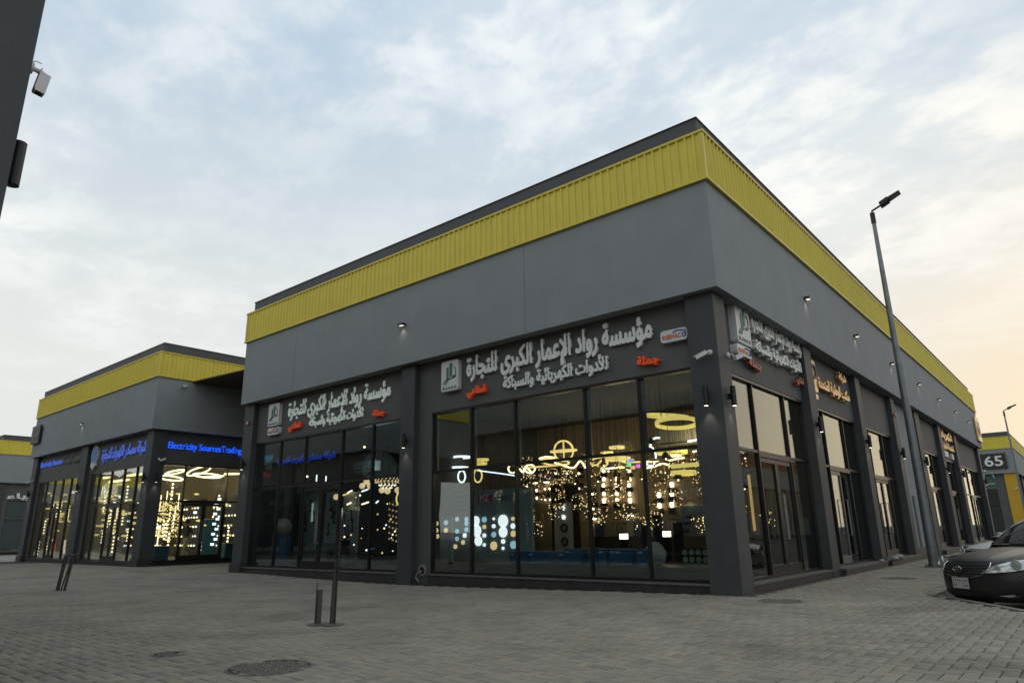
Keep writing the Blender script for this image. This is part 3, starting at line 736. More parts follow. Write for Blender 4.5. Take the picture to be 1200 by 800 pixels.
lettering(t, T1, 4.57, .62, 0, .195, letter_lit, .04, bold=.018); lettering(t, T2, 2.4, .38, .02, -.225, letter_lit, .04, bold=.018)
t = sign('bright red Arabic word at the left end of the left front bay', (-12.9, Y0, 3.98)); lettering(t, T3, .60, .26, 0, 0, red_l, .09)
t = sign('bright red Arabic word at the right end of the left front bay', (-9.15, Y0, 3.92)); lettering(t, T4, .44, .20, 0, 0, red_l, .09)
t = thing('logo_sign', 'white light box with green towers at the left end of the left front bay', 'sign', (-14.01, Y0, 4.46)); ruaad_logo(t, .58, .66, 0, 0, .11)
t = thing('brand_sign', 'small white plate under the green tower logo of the left front bay', 'sign', (-13.98, Y0, 3.97)); reemaco(t, .62, .21, 0, 0, .10)
X0 = -.318; Q = math.pi/2
t = sign('white raised Arabic lettering seen edge on round the corner on the side wall', (X0, 3.52, 4.58), Q)
lettering(t, T1, 3.0, .46, 0, .22, letter_w, .11); lettering(t, T2, 2.66, .33, -.08, -.22, letter_w, .11)
t = sign('dull red Arabic word under the side wall logo beside the camera', (X0, 2.0, 3.96), Q); lettering(t, T4, .62, .22, 0, 0, red_d, .10)
t = sign('dull red Arabic word at the far end of the side wall lettering', (X0, 4.62, 4.03), Q); lettering(t, T3, .5, .22, 0, 0, red_d, .10)
t = thing('logo_sign', 'white light box with green towers on the side wall just round the corner', 'sign', (X0, 1.50, 4.62), Q); ruaad_logo(t, .66, .74, 0, 0, .14)
t = thing('brand_sign', 'small white plate under the logo on the side wall', 'sign', (X0, 1.42, 4.10), Q); reemaco(t, .66, .20, 0, 0, .14)
t = sign('gold raised Arabic lettering over the second side shop', (X0, 7.28, 4.3), Q)
lettering(t, arabic('مكتب الوطنية المتحدة'), 2.62, .36, 0, -.08, gold_l, .10); lettering(t, arabic('شركة'), .62, .27, .90, .38, gold_l, .10)
t = thing('logo_sign', 'gold upright plate with a round emblem beside the gold lettering', 'sign', (X0, 5.72, 4.36), Q)
b = ruaad_board(t, .50, .76, 0, 0, .08); b.data.materials[0] = gold_b
mb = MB(); mb.tube([(.16*math.cos(a), -.09, .1+.16*math.sin(a)) for a in np.linspace(0, 2*math.pi, 15)[:-1]], .03, 5, closed=True); part('emblem', mb, mat('logo_brown', (.06, .04, .02), .5), b)
mb = MB(); mb.box(-.2, .2, -.10, 0, -.06, .06); tag(part('small_plate', mb, gold_b, None, loc=(X0, 5.62, 3.86), rot=(0, 0, Q)), 'tiny gold plate under the round emblem plate', 'sign')
t = sign('two lines of gold Arabic lettering over the far side shop', (X0, 24.2, 4.45), Q)
lettering(t, arabic('الكهرباء'), 2.9, .5, 0, .22, gold_l, .10); lettering(t, arabic('المتحدة للتجارة'), 2.9, .36, 0, -.26, gold_l, .10)
for y_, w_, lb in ((23.5, 1.0, 'small white plate under the far gold lettering, nearer one'), (25.2, .5, 'small white plate under the far gold lettering, farther one')):
    mb = MB(); mb.box(-w_/2, w_/2, -.08, 0, -.12, .12); tag(part('small_plate', mb, board_w, None, loc=(X0, y_, 3.86), rot=(0, 0, Q)), lb, 'sign')
# left building
LX, LY = LB
t = sign('blue lit Latin lettering of the left bay of the left building, its second half unlit', (LX-10.9, LY+.318, 4.50))
lettering(t, 'Electricity Sources', 3.0, .36, -.85, 0, blue_e2, .05, .008); lettering(t, 'Trading Company', 2.2, .36, 1.9, -.02, grey_let, .05, .008, label='unlit grey half')
t = sign('blue lit Arabic lettering on the right bay of the left building', (LX-3.2, LY+.318, 4.36)); lettering(t, T5, 4.35, .60, 0, 0, blue_e2, .04, .014)
t = sign('bright blue Electricity Sources Trading Company lettering facing the lane', (LX-.318, LY+2.86, 4.37), Q)
lettering(t, 'Electricity SourcesTrading Company', 4.15, .34, 0, 0, blue_e, .05, .008)
t = thing('badge_sign', 'oval blue badge with white ribbon on the left building', 'sign', (LX-6.15, LY+.318, 4.42))
mb = MB(); mb.prism([(.36*math.cos(a), .05+.42*math.sin(a)) for a in np.linspace(0, 2*math.pi, 25)[:-1]], 'y', -.08, 0); b = part('rim', mb, board_w, t)
mb = MB(); mb.prism([(.30*math.cos(a), .05+.35*math.sin(a)) for a in np.linspace(0, 2*math.pi, 25)[:-1]], 'y', -.09, -.078); part('disc', mb, mat('badge_blue', (.04, .20, .55), .5), t)
mb = MB(); mb.prism([(-.24, -.28), (.24, -.28), (.26, -.44), (.1, -.50), (0, -.60), (-.1, -.50), (-.26, -.44)], 'y', -.10, -.01); part('ribbon', mb, board_w, t)
mb = MB()
for k in range(4): mb.box(-.03, .03, -.095, -.09, -.18+k*.14, -.10+k*.14)
part('emblem', mb, mat('badge_light', (.35, .5, .6), .5), t)
def number_sign(label, num, loc, rz, w_, h_, face, ink):
    t = thing('number_sign', label, 'sign', loc, rz)
    part('board', MB().box(-w_/2, w_/2, -.08, 0, -h_/2, h_/2), face, t)
    part('lettering', text_mesh('lettering', num, w_*.72, h_*.66, .01, ink, .012), None, t, loc=(0, -.082, 0)); return t
blackb = mat('number_board', (.022, .022, .022), .5)
number_sign('dark square board with number 65 on the distant building', '65', (-1.62, 58.50, 5.95), 0, 1.75, 1.25, blackb, letter_w)
number_sign('dark square board with number 64 at the left end of the left building', '64', (LX-13.45, LY-.06, 6.05), 0, 1.2, .9, blackb, mat('faded_number', (.16, .16, .16), .6))
number_sign('board standing out at the far end of the side wall', '64', (.03, 33.75, 5.9), Q, 1.5, 1.3, gold_b, blackb)
t = sign('white Arabic word on the building at the left edge', (-54.8-.318, 5.4, 4.0), Q); lettering(t, arabic('كهرباء'), 2.9, .5, 0, 0, letter_w, .08)
t = sign('green and white lettering on the distant building under number 65', (-3.0, 58.88, 4.45)); lettering(t, 'AL-NABA', 1.6, .35, -.5, -.35, mat('dim_blue_letter', (.06, .09, .16), .6), .06, .03)
mb = MB(); mb.tube([(.8*1+.35*math.cos(a)*(1 if a else 1), -.05, .15+.5*math.sin(a)) for a in np.linspace(0, math.pi, 9)]+[(.45, -.05, -.3), (1.15, -.05, -.3)], .05, 5); part('emblem', mb, mat('neon_green', (.05, .25, .12), .5, emit=(.1, .5, .25), emit_str=.3), t)

# ------------------------------------------------------------------ cameras, wall lights, bells
def spot(name, parent, loc, energy, color=(1, .86, .66), ang=70, blend=.8, rad=.02):
    l = bpy.data.lights.new(name, 'SPOT'); l.energy = energy; l.color = color; l.spot_size = R_(ang); l.spot_blend = blend; l.shadow_soft_size = rad
    return link(name, l, parent, loc)
WL = thing('wall_light', 'proto', 'wall light')
mb = MB(); mb.cyl((0, -.10), .055, -.20, .20, 16); part('body', mb, black_m, WL, True)
part('bracket', MB().box(-.02, .02, -.05, .0, -.06, .06), black_m, WL)
mb = MB(); mb.cyl((0, -.10), .040, -.206, -.2005, 14); part('lamp_lens', mb, emis('wall_lamp_lens', (1, .93, .8), 2.5), WL)
spot('lamp', WL, (0, -.10, -.215), 6.0, ang=80)
first = [True]
def wall_light(x, y, z, rz, label, group=None, energy=None):
    o = WL if first[0] else copy_tree(WL); first[0] = False
    return place(o, (x, y, z), rz, label, group)
wall_light(-.42, .16, 3.12, 0, 'black cylinder wall light on the front face of the corner pillar')
wall_light(-.16, .42, 3.12, Q, 'black cylinder wall light on the side face of the corner pillar')
wall_light(-7.98, .16, 3.10, 0, 'black cylinder wall light on the middle pillar of the front')
wall_light(-15.35, .16, 3.10, 0, 'black cylinder wall light on the leftmost pillar of the main building')
for y_, lb in ((5.18, 'black cylinder wall light on the first side pillar after the corner'), (9.43, 'black cylinder wall light on the second side pillar after the corner'), (13.65, 'black cylinder wall light beside the blank side wall')):
    wall_light(-.16, y_, 3.15, Q, lb)
for y_ in (17.5, 22.1, 26.2, 34.2): wall_light(-.16, y_, 3.15, Q, 'black cylinder wall light on a far pillar of the side wall', 'wall lights on the far side pillars')
wall_light(LX-.42, LY+.16, 3.15, 0, 'black cylinder wall light on the front of the left building corner pillar')
wall_light(LX-.16, LY+.42, 3.15, Q, 'black cylinder wall light on the lane side of the left building corner pillar')
wall_light(LX-7.15, LY+.16, 3.15, 0, 'black cylinder wall light on the middle pillar of the left building')
wall_light(LX-13.8, LY+.16, 3.15, 0, 'black cylinder wall light on the far left pillar of the left building')
wall_light(-.42, -9.665, 3.20, math.pi, 'black cylinder wall light on the dark pillar at the left edge of the picture')
for o in bpy.data.objects:
    if o.name.startswith('wall_light'): o.scale = (.83,)*3
c = [o for o in bpy.data.objects if o.get('label', '').endswith('dark pillar at the left edge of the picture')][0]; c.scale = (.72,)*3
for ch in list(c.children):
    if ch.type == 'LIGHT': bpy.data.objects.remove(ch)
    elif ch.name.startswith('lamp_lens'): ch.data = ch.data.copy(); ch.data.materials[0] = black_m
UL = thing('soffit_light', 'proto', 'wall light')
part('body', MB().box(-.09, .09, -.13, 0, -.025, .025), black_m, UL)
part('lamp_lens', MB().box(-.06, .06, -.11, -.03, -.029, -.0255), emis('square_lamp_lens', (1, .9, .75), 1.0), UL)
spot('lamp', UL, (0, -.07, -.035), 2.2, ang=100)
place(UL, (-8.0, -.002, 5.93), 0, 'small square wall light on the front upper wall')
for y_, lb in ((5.04, 'small square light high on the side wall, nearest the corner'), (9.24, 'small square light high on the side wall, left of the lamp post')):
    place(copy_tree(UL), (.002, y_, 6.0), Q, lb)
for y_ in (13.5, 17.86, 22.07, 26.4, 30.6): place(copy_tree(UL), (.002, y_, 5.98), Q, 'small square light high on the far side wall', 'lights high on the far side wall')
place(copy_tree(UL), (LX-7.4, LY-.002, 5.93), 0, 'small square light on the upper wall of the left building')

CC = thing('security_camera', 'proto', 'security camera')
mb = MB(); mb.tube([(0, 0, 0), (0, -.035, 0)], [.062, .055], 14); part('mount', mb, white_m, CC, True)
part('arm', MB().tube([(0, -.03, 0), (0, -.11, -.005), (-.035, -.14, -.03)], .022, 8), white_m, CC, True)
mb = MB(); mb.box(-.16, .10, -.045, .045, -.04, .04); mb.box(-.20, .10, -.05, .05, .04, .052)
hb = part('housing', mb, white_m, CC, loc=(-.10, -.16, -.06), rot=(0, -.40, .25))
part('lens', MB().tube([(-.162, 0, 0), (-.172, 0, 0)], .032, 12), black_m, hb)
place(CC, (-.30, .16, 3.86), 0, 'white bullet camera on the front of the corner pillar')
c = copy_tree(CC); place(c, (-.16, .56, 3.86), Q, 'white bullet camera on the side of the corner pillar')
for ch in c.children:
    if ch.name.startswith('housing'): ch.location = (.10, -.17, -.06); ch.rotation_euler = (0, .40, math.pi*.0+2.9)
c = copy_tree(CC); place(c, (LX-.16, LY+.45, 3.84), Q, 'white bullet camera on the lane side of the left building')
for ch in c.children:
    if ch.name.startswith('housing'): ch.location = (.08, -.17, -.05); ch.rotation_euler = (0, .45, 2.9)
place(copy_tree(CC), (LX-13.75, LY+.16, 3.80), 0, 'white bullet camera at the far left pillar of the left building')
place(copy_tree(CC), (-.45, 58.7, 3.7), 0, 'white camera on the yellow pillar of the distant building')
place(copy_tree(CC), (-.16, 34.25, 3.75), Q, 'white camera on the farthest side pillar')
place(copy_tree(CC), (LX, LY+1.05, 6.72), Q, 'pale camera high on the lane wall under the canopy')
for o in bpy.data.objects:
    if o.name.startswith('security_camera'): o.scale = (.78,)*3
# the one beside the viewer hangs down and looks along the wall
t = thing('security_camera', 'pale bullet camera pointing down on the dark pillar at the top left', 'security camera', (-.27, -9.66, 3.78), math.pi); t.scale = (.56,)*3
mb = MB(); mb.tube([(0, 0, 0), (0, -.05, 0)], [.075, .065], 16); part('mount', mb, white_m, t, True)
part('arm', MB().tube([(0, -.05, 0), (0, -.13, -.01), (0, -.17, -.03)], .028, 10), white_m, t, True)
mb = MB(); mb.box(-.05, .05, -.05, .05, -.26, -.02); mb.box(-.056, .056, .045, .056, -.24, .02)
hb = part('housing', mb, white_m, t, loc=(0, -.17, -.01), rot=(.12, 0, 0)); part('lens', MB().cyl((0, 0), .034, -.268, -.262, 12), black_m, hb)
part('cable', MB().tube([(0, -.01, .05), (0, -.06, .10), (0, -.12, .10)], .006, 5), white_m, t)
def bell(loc, rz, label):
    t = thing('fire_alarm', label, 'alarm', loc, rz); part('backbox', MB().box(-.05, .05, -.03, 0, -.06, .06), mat('bell_red', (.35, .03, .02), .5), t); mb = MB(); mb.tube([(0, -.03, 0), (0, -.06, 0)], .035, 10); part('strobe', mb, white_m, t)
bell((-15.33, .16, 4.35), 0, 'small red alarm on the leftmost pillar of the main building'); bell((-.16, 13.62, 4.35), Q, 'small red alarm on the pillar beside the blank side wall')
# junction box and hole at the foot of the front wall
t = thing('junction_box', 'open cable box with a hole low beside the middle pillar', 'junction box', (-7.50, .318, .03))
mb = MB(); mb.lathe([(.13, 0), (.13, .02), (.085, .03), (.07, .0)], n=14); o = part('rim', mb, conc, t, rot=(R_(90), 0, 0)); o.location = (0, 0, .17)
mb = MB(); mb.lathe([(.075, .006), (.001, .006)], n=14); o = part('hole', mb, black_m, t, rot=(R_(90), 0, 0)); o.location = (0, 0, .17)
part('cable', MB().tube([(0, -.01, .16), (-.05, -.10, .12), (-.10, -.12, .03), (.04, -.14, -.06)], .018, 6), mat('cable_grey', (.2, .19, .17), .7), t)
# pipes on the blank side wall
tag(part('drain_pipe', MB().tube([(-.26, 15.0, .3), (-.26, 15.0, 1.9), (-.26, 15.25, 1.9)], .03, 8), galv, None), 'thin grey pipe bent over on the blank side wall', 'pipe')
tag(part('drain_pipe', MB().tube([(-.26, 16.1, .35), (-.22, 16.1, .35), (-.22, 16.1, 1.7), (-.26, 16.1, 1.7)], .03, 8), galv, None), 'straight grey pipe standing against the blank side wall', 'pipe')
for x, y, s, lb in ((.03, 9.65, .09, 'crumpled white plastic on the step by the third side door'), (.0, 10.3, .11, 'larger crumpled white bag on the step by the third side door'), (-.05, 8.6, .06, 'flat white litter on the step of the second side shop')):
    mb = MB(); mb.sphere((0, 0, 0), s, 12, 7); mb.v = [(a*random.uniform(.8, 1.3), b_*random.uniform(.8, 1.4), c_*random.uniform(.3, .8)) for a, b_, c_ in mb.v]
    tag(part('plastic_bag', mb, mat('dirty_plastic', (.33, .34, .34), .6), None, loc=(x, y, .14+s*.5)), lb, 'litter')

# ------------------------------------------------------------------ street lamps
def street_lamp(x, y, H, label, r0=.118):
    t = thing('street_lamp', label, 'street lamp', (x, y, 0))
    part('base_plate', MB().box(-.2, .2, -.2, .2, 0, .02), galv, t)
    mb = MB()
    for a in (-1, 1):
        for b_ in (-1, 1): mb.cyl((a*.15, b_*.15), .018, .02, .06, 6)
    part('bolts', mb, black_m, t)
    part('pole', MB().tube([(0, 0, .02), (0, 0, H*.5), (0, 0, H)], [r0, r0*.72, r0*.42], 16), galv, t, True)
    part('pole_cap', MB().cyl((0, 0), r0*.55, H-.3, H+.02, 12), black_m, t)
    part('arm', MB().tube([(0, 0, H), (0, 0, H+.08), (.30, 0, H+.20)], .028, 8), black_m, t)
    mb = MB(); mb.prism([(.24, H+.12), (.47, H+.22), (.44, H+.34), (.22, H+.24)], 'y', -.12, .12); mb.prism([(.46, H+.25), (.76, H+.38), (.75, H+.43), (.44, H+.32)], 'y', -.11, .11)
    hd = part('lamp_head', mb, black_m, t)
    mb = MB(); mb.prism([(.50, H+.255), (.73, H+.357), (.73, H+.368), (.50, H+.266)], 'y', -.09, .09); part('lamp_lens', mb, mat('lamp_glass', (.25, .22, .15), .3), hd)
    return t
street_lamp(.93, 9.35, 9.42, 'tall grey tapered lamp post rising past the roof by the parked car')
street_lamp(.62, 45.3, 8.2, 'distant lamp post in front of the building numbered 65', .10)

mb = MB(); rs = random.Random(9)
for k in range(420):
    side = rs.random()
    if side < .25: x, y = rs.uniform(-.9, -.12), .13-abs(rs.gauss(0, .035))
    elif side < .55: x, y = -.13+abs(rs.gauss(0, .04)), rs.uniform(.15, .75)
    elif side < .8: x, y = rs.uniform(-15, -.9), .15-abs(rs.gauss(0, .05))
    else: x, y = .0+abs(rs.gauss(0, .05)), rs.uniform(.7, 9)
    q = rs.uniform(.003, .011); z = gz(x, y); mb.add([(x-q, y, z), (x+q, y-q, z), (x, y+q, z), (x, y, z+q*1.3)], [(0, 1, 3), (1, 2, 3), (2, 0, 3)])
tag(part('grit', mb, mat('sandy_grit', (.27, .23, .16), 1.0), None), 'sandy grit gathered along the foot of the pillars and plinths', 'grit')['kind'] = 'stuff'
# ------------------------------------------------------------------ cut posts and stakes in the paving
def hole(t, x, y, r):
    mb = MB(); mb.lathe([(r, .001), (r*.6, .006), (.001, .004)], (x, y, 0), 10); part('mortar_patch', mb, mat('post_mortar', (.13, .12, .10), .95), t)
pipe_m = mat('weathered_conduit', (.075, .072, .065), .75, noise_amt=.25, noise_scale=9)
t = thing('cut_pipe', 'short dark pipe stub with a thin rod in the foreground paving', 'pipe', (-2.97, -5.48, 0))
part('pipe', MB().tube([(0, 0, -.02), (.004, 0, .38)], .036, 14), pipe_m, t, True); part('rod', MB().tube([(-.046, -.01, 0), (-.04, -.01, .45)], .006, 6), iron, t); hole(t, 0, 0, .13)
t = thing('dead_sapling', 'thin dead sapling tied to a stake in the foreground paving', 'sapling', (-2.83, -5.38, 0))
part('stake', MB().tube([(-.01, 0, -.02), (.01, 0, .72)], [.026, .022], 10), pipe_m, t, True)
part('trunk', MB().tube([(.035, .01, 0), (.05, .0, .4), (.042, .01, .7), (.058, .01, 1.0), (.06, 0, 1.30)], [.009, .011, .015, .016, .012], 8), mat('dead_bark', (.04, .03, .022), .9, noise_amt=.3, noise_scale=30), t, True)
part('tie', MB().lathe([(.045, 0), (.045, .015)], (.025, .005, .62), 12), black_m, t); hole(t, .02, 0, .14)
for k, (h1, h2, l1) in enumerate(((1.9, .9, 'x'),)):
    t = thing('cut_post', 'pair of leaning dark posts joined by a short bar left of the centre', 'post', (-12.35, -5.24, gz(-12.35, -5.24)))
    part('post', MB().tube([(-.07, -.02, -.02), (.015, .02, .69)], .036, 12), pipe_m, t, True)
    part('post', MB().tube([(.09, .055, -.02), (.18, .11, .70)], .026, 8), pipe_m, t, True)
    part('post', MB().tube([(.015, .015, -.02), (.15, .09, .64)], .014, 8), pipe_m, t, True)
    part('crossbar', MB().tube([(.05, .03, .69), (.29, .18, .70)], .018, 8), pipe_m, t, True); hole(t, .0, .0, .17)

# ------------------------------------------------------------------ cars (built in metres, x forward from the nose, y left)
def lerp_prof(P, t):
    for (t0, *a), (t1, *b) in zip(P[:-1], P[1:]):
        if t <= t1:
            k = (t-t0)/(t1-t0) if t1 > t0 else 0; k = max(0, min(1, k)); return [p+(q-p)*k for p, q in zip(a, b)]
    return list(P[-1][1:])
def smooth_interp(xk, yk, x):
    return np.interp(x, xk, yk)
def car(name, label, paint, loc, rz, detail=True):
    t = thing(name, label, 'car', loc, rz); s = 1/K
    def pt(n_, mb, m, par=None, sm=False, lb=None):
        mb.v = [(a*s, b*s, c*s) for a, b, c in mb.v]; return part(n_, mb, m, par or t, sm, lb)
    # centre-line stations: x, z ; edge drop, edge setback, half width
    ST_ = [(-.10, .17, 0, .52, .80), (-.02, .24, 0, .50, .84), (.00, .34, 0, .50, .87), (.00, .46, 0, .50, .885), (-.01, .56, 0, .50, .89), (-.04, .655, .0, .50, .89), (-.10, .72, .005, .50, .885), (-.19, .765, .012, .48, .875), (-.34, .81, .035, .40, .865),
           (-.55, .855, .06, .27, .86), (-.85, .905, .085, .12, .86), (-1.15, .95, .105, .03, .865), (-1.34, .975, .10, 0, .87)]
    nv = 14; rows = []
    for (x, z, dr, sb, hw) in ST_:
        row = []
        for j in range(-nv, nv+1):
            v = abs(j)/nv; sg = 1 if j >= 0 else -1
            crease = .012*math.exp(-((v-.62)/.08)**2) if z > .7 else 0
            row.append((x - sb*v**3.0 - .05*v*v*(1 if x > -.3 else .3), sg*hw*(v if v < 1 else 1), z - dr*v**2.6 + crease))
        rows.append(row)
    mb = MB(); n = 2*nv+1
    for r in rows: mb.v += r
    for i in range(len(rows)-1):
        for j in range(n-1): mb.f.append((i*n+j, i*n+j+1, (i+1)*n+j+1, (i+1)*n+j)); mb.m.append(0)
    # rear deck and tail
    TL = [(-4.0, 1.03, .03, .85), (-4.35, 1.05, .035, .85), (-4.68, 1.04, .04, .83), (-4.79, .95, .02, .83), (-4.80, .75, 0, .85), (-4.84, .55, 0, .86), (-4.80, .30, 0, .84), (-4.70, .2, 0, .8)]
    b0 = len(mb.v)
    for (x, z, dr, hw) in TL:
        for j in range(-nv, nv+1):
            v = abs(j)/nv; sg = 1 if j >= 0 else -1; mb.v.append((x+(.30*v**3 if x < -4.5 else 0), sg*hw*v, z-dr*v**2.5))
    for i in range(len(TL)-1):
        for j in range(n-1): mb.f.append((b0+i*n+j, b0+i*n+j+1, b0+(i+1)*n+j+1, b0+(i+1)*n+j)); mb.m.append(0)
    # sides
    fs = np.unique(np.round(np.concatenate([np.linspace(-.55, -4.5, 70), [-.56, -1.34]]), 4))[::-1]
    sh_x = [-4.5, -4.0, -3.2, -2.2, -1.34, -.85, -.55]; sh_z = [1.0, 1.0, .985, .93, .875, .82, .795]
    wh = (-.93, -3.73); Rw = .365
    rr = 9
    for sg in (1, -1):
        b0 = len(mb.v)
        for x in fs:
            zt = smooth_interp(sh_x, sh_z, x); zb = .20
            for c in wh:
                if abs(x-c) < Rw: zb = max(zb, .33+math.sqrt(Rw*Rw-(x-c)**2))
            for k in range(rr):
                u = k/(rr-1); z = zt+(zb-zt)*u; uu = (zt-z)/(zt-.2)
                y = .862+.055*math.sin(min(1, uu*1.5)*math.pi*.5) - .05*max(0, uu-.75)/.25 + (.012 if .28 < uu < .36 else 0)
                taper = .03*max(0, (x+.9)/.35)**2 + .05*max(0, (-3.9-x)/.7)**2
                mb.v.append((x, sg*(y-taper), z))
        for i in range(len(fs)-1):
            for k in range(rr-1):
                q = (b0+i*rr+k, b0+i*rr+k+1, b0+(i+1)*rr+k+1, b0+(i+1)*rr+k); mb.f.append(q if sg > 0 else tuple(reversed(q))); mb.m.append(0)
    body = pt('body', mb, paint, None, True)
    # filler shoulder between glass and side
    gl = mat('car_glass', (.012, .014, .015), .04, spec=.9, coat=.3); trim = mat('car_black_trim', (.012, .012, .012), .5); chrome = mat('car_chrome', (.55, .56, .56), .18, metal=1.0)
    low = [(-1.30, .80, .955), (-1.9, .84, .97), (-2.8, .86, 1.00), (-3.5, .84, 1.02), (-4.05, .76, 1.035)]
    mb = MB()   # belt shelf
    for sg in (1, -1):
        b0 = len(mb.v)
        for x, y, z in low: mb.v += [(x, sg*(y-.04), z), (x, sg*.875, smooth_interp(sh_x, sh_z, x)+.003)]
        for i in range(len(low)-1): mb.f.append((b0+2*i, b0+2*i+1, b0+2*i+3, b0+2*i+2)); mb.m.append(0)
    pt('belt', mb, paint, body)
    top = [(-2.02, .56, 1.40), (-2.35, .60, 1.435), (-2.8, .61, 1.44), (-3.2, .58, 1.41), (-3.45, .54, 1.36)]
    def arc(x0, x1, y, z0, m_, bow=.05, bx=.12):
        return [(x0+(x1-x0)*0 - bx*(1-(1-abs(j)/m_)**0)*0 - bx*(abs(j)/m_)**2, y*j/m_, z0-bow*(abs(j)/m_)**2) for j in range(-m_, m_+1)]
    m_ = 8
    a = [(-1.16-.16*(abs(j)/m_)**2, .80*j/m_, .985-.03*(abs(j)/m_)**2) for j in range(-m_, m_+1)]; c = [(-1.95-.08*(abs(j)/m_)**2, .56*j/m_, 1.425-.03*(abs(j)/m_)**2) for j in range(-m_, m_+1)]
    mid = [((p[0]+q[0])/2+.02, (p[1]+q[1])/2*1.02, (p[2]+q[2])/2+.035) for p, q in zip(a, c)]
    def sheet(rows_):
        mb = MB(); k = len(rows_[0])
        for r in rows_: mb.v += r
        for i in range(len(rows_)-1):
            for j in range(k-1): mb.f.append((i*k+j, i*k+j+1, (i+1)*k+j+1, (i+1)*k+j)); mb.m.append(0)
        return mb
    pt('windscreen', sheet([a, mid, c]), gl, None, True)
    roof = [[(x, y*j/m_, z+.035-.035*(abs(j)/m_)**2.2) for j in range(-m_, m_+1)] for x, y, z in ((-1.93, .56, 1.39), (-2.35, .60, 1.435), (-2.8, .61, 1.44), (-3.2, .58, 1.41), (-3.5, .54, 1.345))]
    pt('roof', sheet(roof), paint, None, True)
    a = [(x, y*j/m_, z+.03-.03*(abs(j)/m_)**2) for x, y, z in ((-3.5, .54, 1.345),) for j in range(-m_, m_+1)]; c = [(-4.15+.1*(abs(j)/m_)**2, .76*j/m_, 1.04) for j in range(-m_, m_+1)]
    pt('rear_window', sheet([a, c]), gl, None, True)
    for sg in (1, -1):
        mb = MB(); lo = [(-1.38, .79, .965), (-2.0, .84, .975), (-2.8, .86, 1.0), (-3.5, .84, 1.02), (-4.02, .76, 1.035)]; hi = [(-2.02, .565, 1.385), (-2.4, .60, 1.425), (-2.8, .61, 1.43), (-3.2, .585, 1.40), (-3.5, .545, 1.345)]
        mb.v = [(x, sg*y, z) for x, y, z in lo+hi]; mb.f = [(i, i+1, 6+i, 5+i) for i in range(4)]; mb.m = [0]*4
        pt('side_window', mb, gl, None, True)
        mb = MB(); mb.tube([(-1.36, sg*.80, .97), (-1.72, sg*.68, 1.22), (-2.05, sg*.57, 1.395), (-2.5, sg*.60, 1.432), (-3.1, sg*.59, 1.418), (-3.5, sg*.55, 1.355), (-4.05, sg*.75, 1.045)], .028, 6); pt('roof_rail', mb, paint, None, True)
        mb = MB(); mb.lathe([(.001, -.09), (.06, -.08), (.085, 0), (.06, .08), (.001, .09)], (0, 0, 0), 10); mb.v = [(-1.62+c_*.9*.5+a_*.9, sg*(.98+b_*1.2), 1.03+c_*.7) for a_, b_, c_ in mb.v]; pt('mirror', mb, paint, None, True)
        # headlamp: follows the fascia surface, slightly proud
        def surf(v, z):
            zs = [r[1] for r in ST_]; k = min(max(np.interp(z + np.interp(z, zs, [r[2] for r in ST_])*v**2.6, zs, range(len(zs))), 0), len(zs)-1)
            g = lambda c_: np.interp(k, range(len(zs)), [r[c_] for r in ST_])
            return Vector((g(0)-g(3)*v**3.0-.05*v*v*(1 if g(0) > -.3 else .3), sg*g(4)*v, z))
        out = [(.40, .575), (.60, .585), (.80, .61), (.93, .655), (.985, .72), (.985, .785), (.93, .80), (.82, .785), (.68, .745), (.54, .675)]
        cen = Vector((0, 0, 0)); ring = [surf(v, z)+Vector((.020, sg*.020, .008)) for v, z in out]
        for p in ring: cen += p/len(ring)
        mb = MB(); mb.v = [tuple(cen+Vector((.050, sg*.045, .022)))]+[tuple(p) for p in ring]; k = len(ring); mb.f = [(0, 1+i, 1+(i+1) % k) for i in range(k)]; mb.m = [0]*k
        hl = pt('headlight', mb, mat('headlamp_lens', (.55, .56, .54), .25, metal=.0, spec=.9, coat=.8, noise_amt=.45, noise_scale=7), None, True)
        mb = MB(); mb.tube([tuple(p) for p in ring], .004, 5, closed=True); pt('rim', mb, trim, hl)
        for v, z, r_ in ((.80, .695, .068), (.63, .65, .042)):
            p = surf(v, z)+Vector((.055, sg*.05, .025)); d = Vector((1, sg*.45, .1)).normalized()
            mb = MB(); mb.tube([p-d*.02, p+d*.004], [r_*1.05, r_], 16); pt('reflector', mb, mat('lamp_reflector', (.42, .42, .40), .3, metal=.3), hl, True)
            mb = MB(); mb.tube([p+d*.003, p+d*.012], [r_*.62, r_*.45], 14); pt('projector_lens', mb, mat('projector_glass', (.32, .32, .30), .1, spec=.9), hl, True)
        # fog lamp recess
        outf = [(.52, .265), (.66, .30), (.84, .335), (.86, .29), (.80, .25), (.60, .235)]
        ring = [surf(v, z)+Vector((.008, sg*.004, 0)) for v, z in outf]; k = len(ring); mb = MB(); mb.v = [tuple(p) for p in ring]; mb.f = [tuple(range(k))]; mb.m = [0]; fg = pt('fog_recess', mb, trim)
        ring = [surf(v, z)+Vector((.016, sg*.008, 0)) for v, z in ((.62, .27), (.78, .30), (.80, .275), (.74, .255))]; mb = MB(); mb.v = [tuple(p) for p in ring]; mb.f = [(0, 1, 2, 3)]; mb.m = [0]; pt('fog_light', mb, mat('fog_lens', (.30, .29, .25), .2, spec=.8), fg)
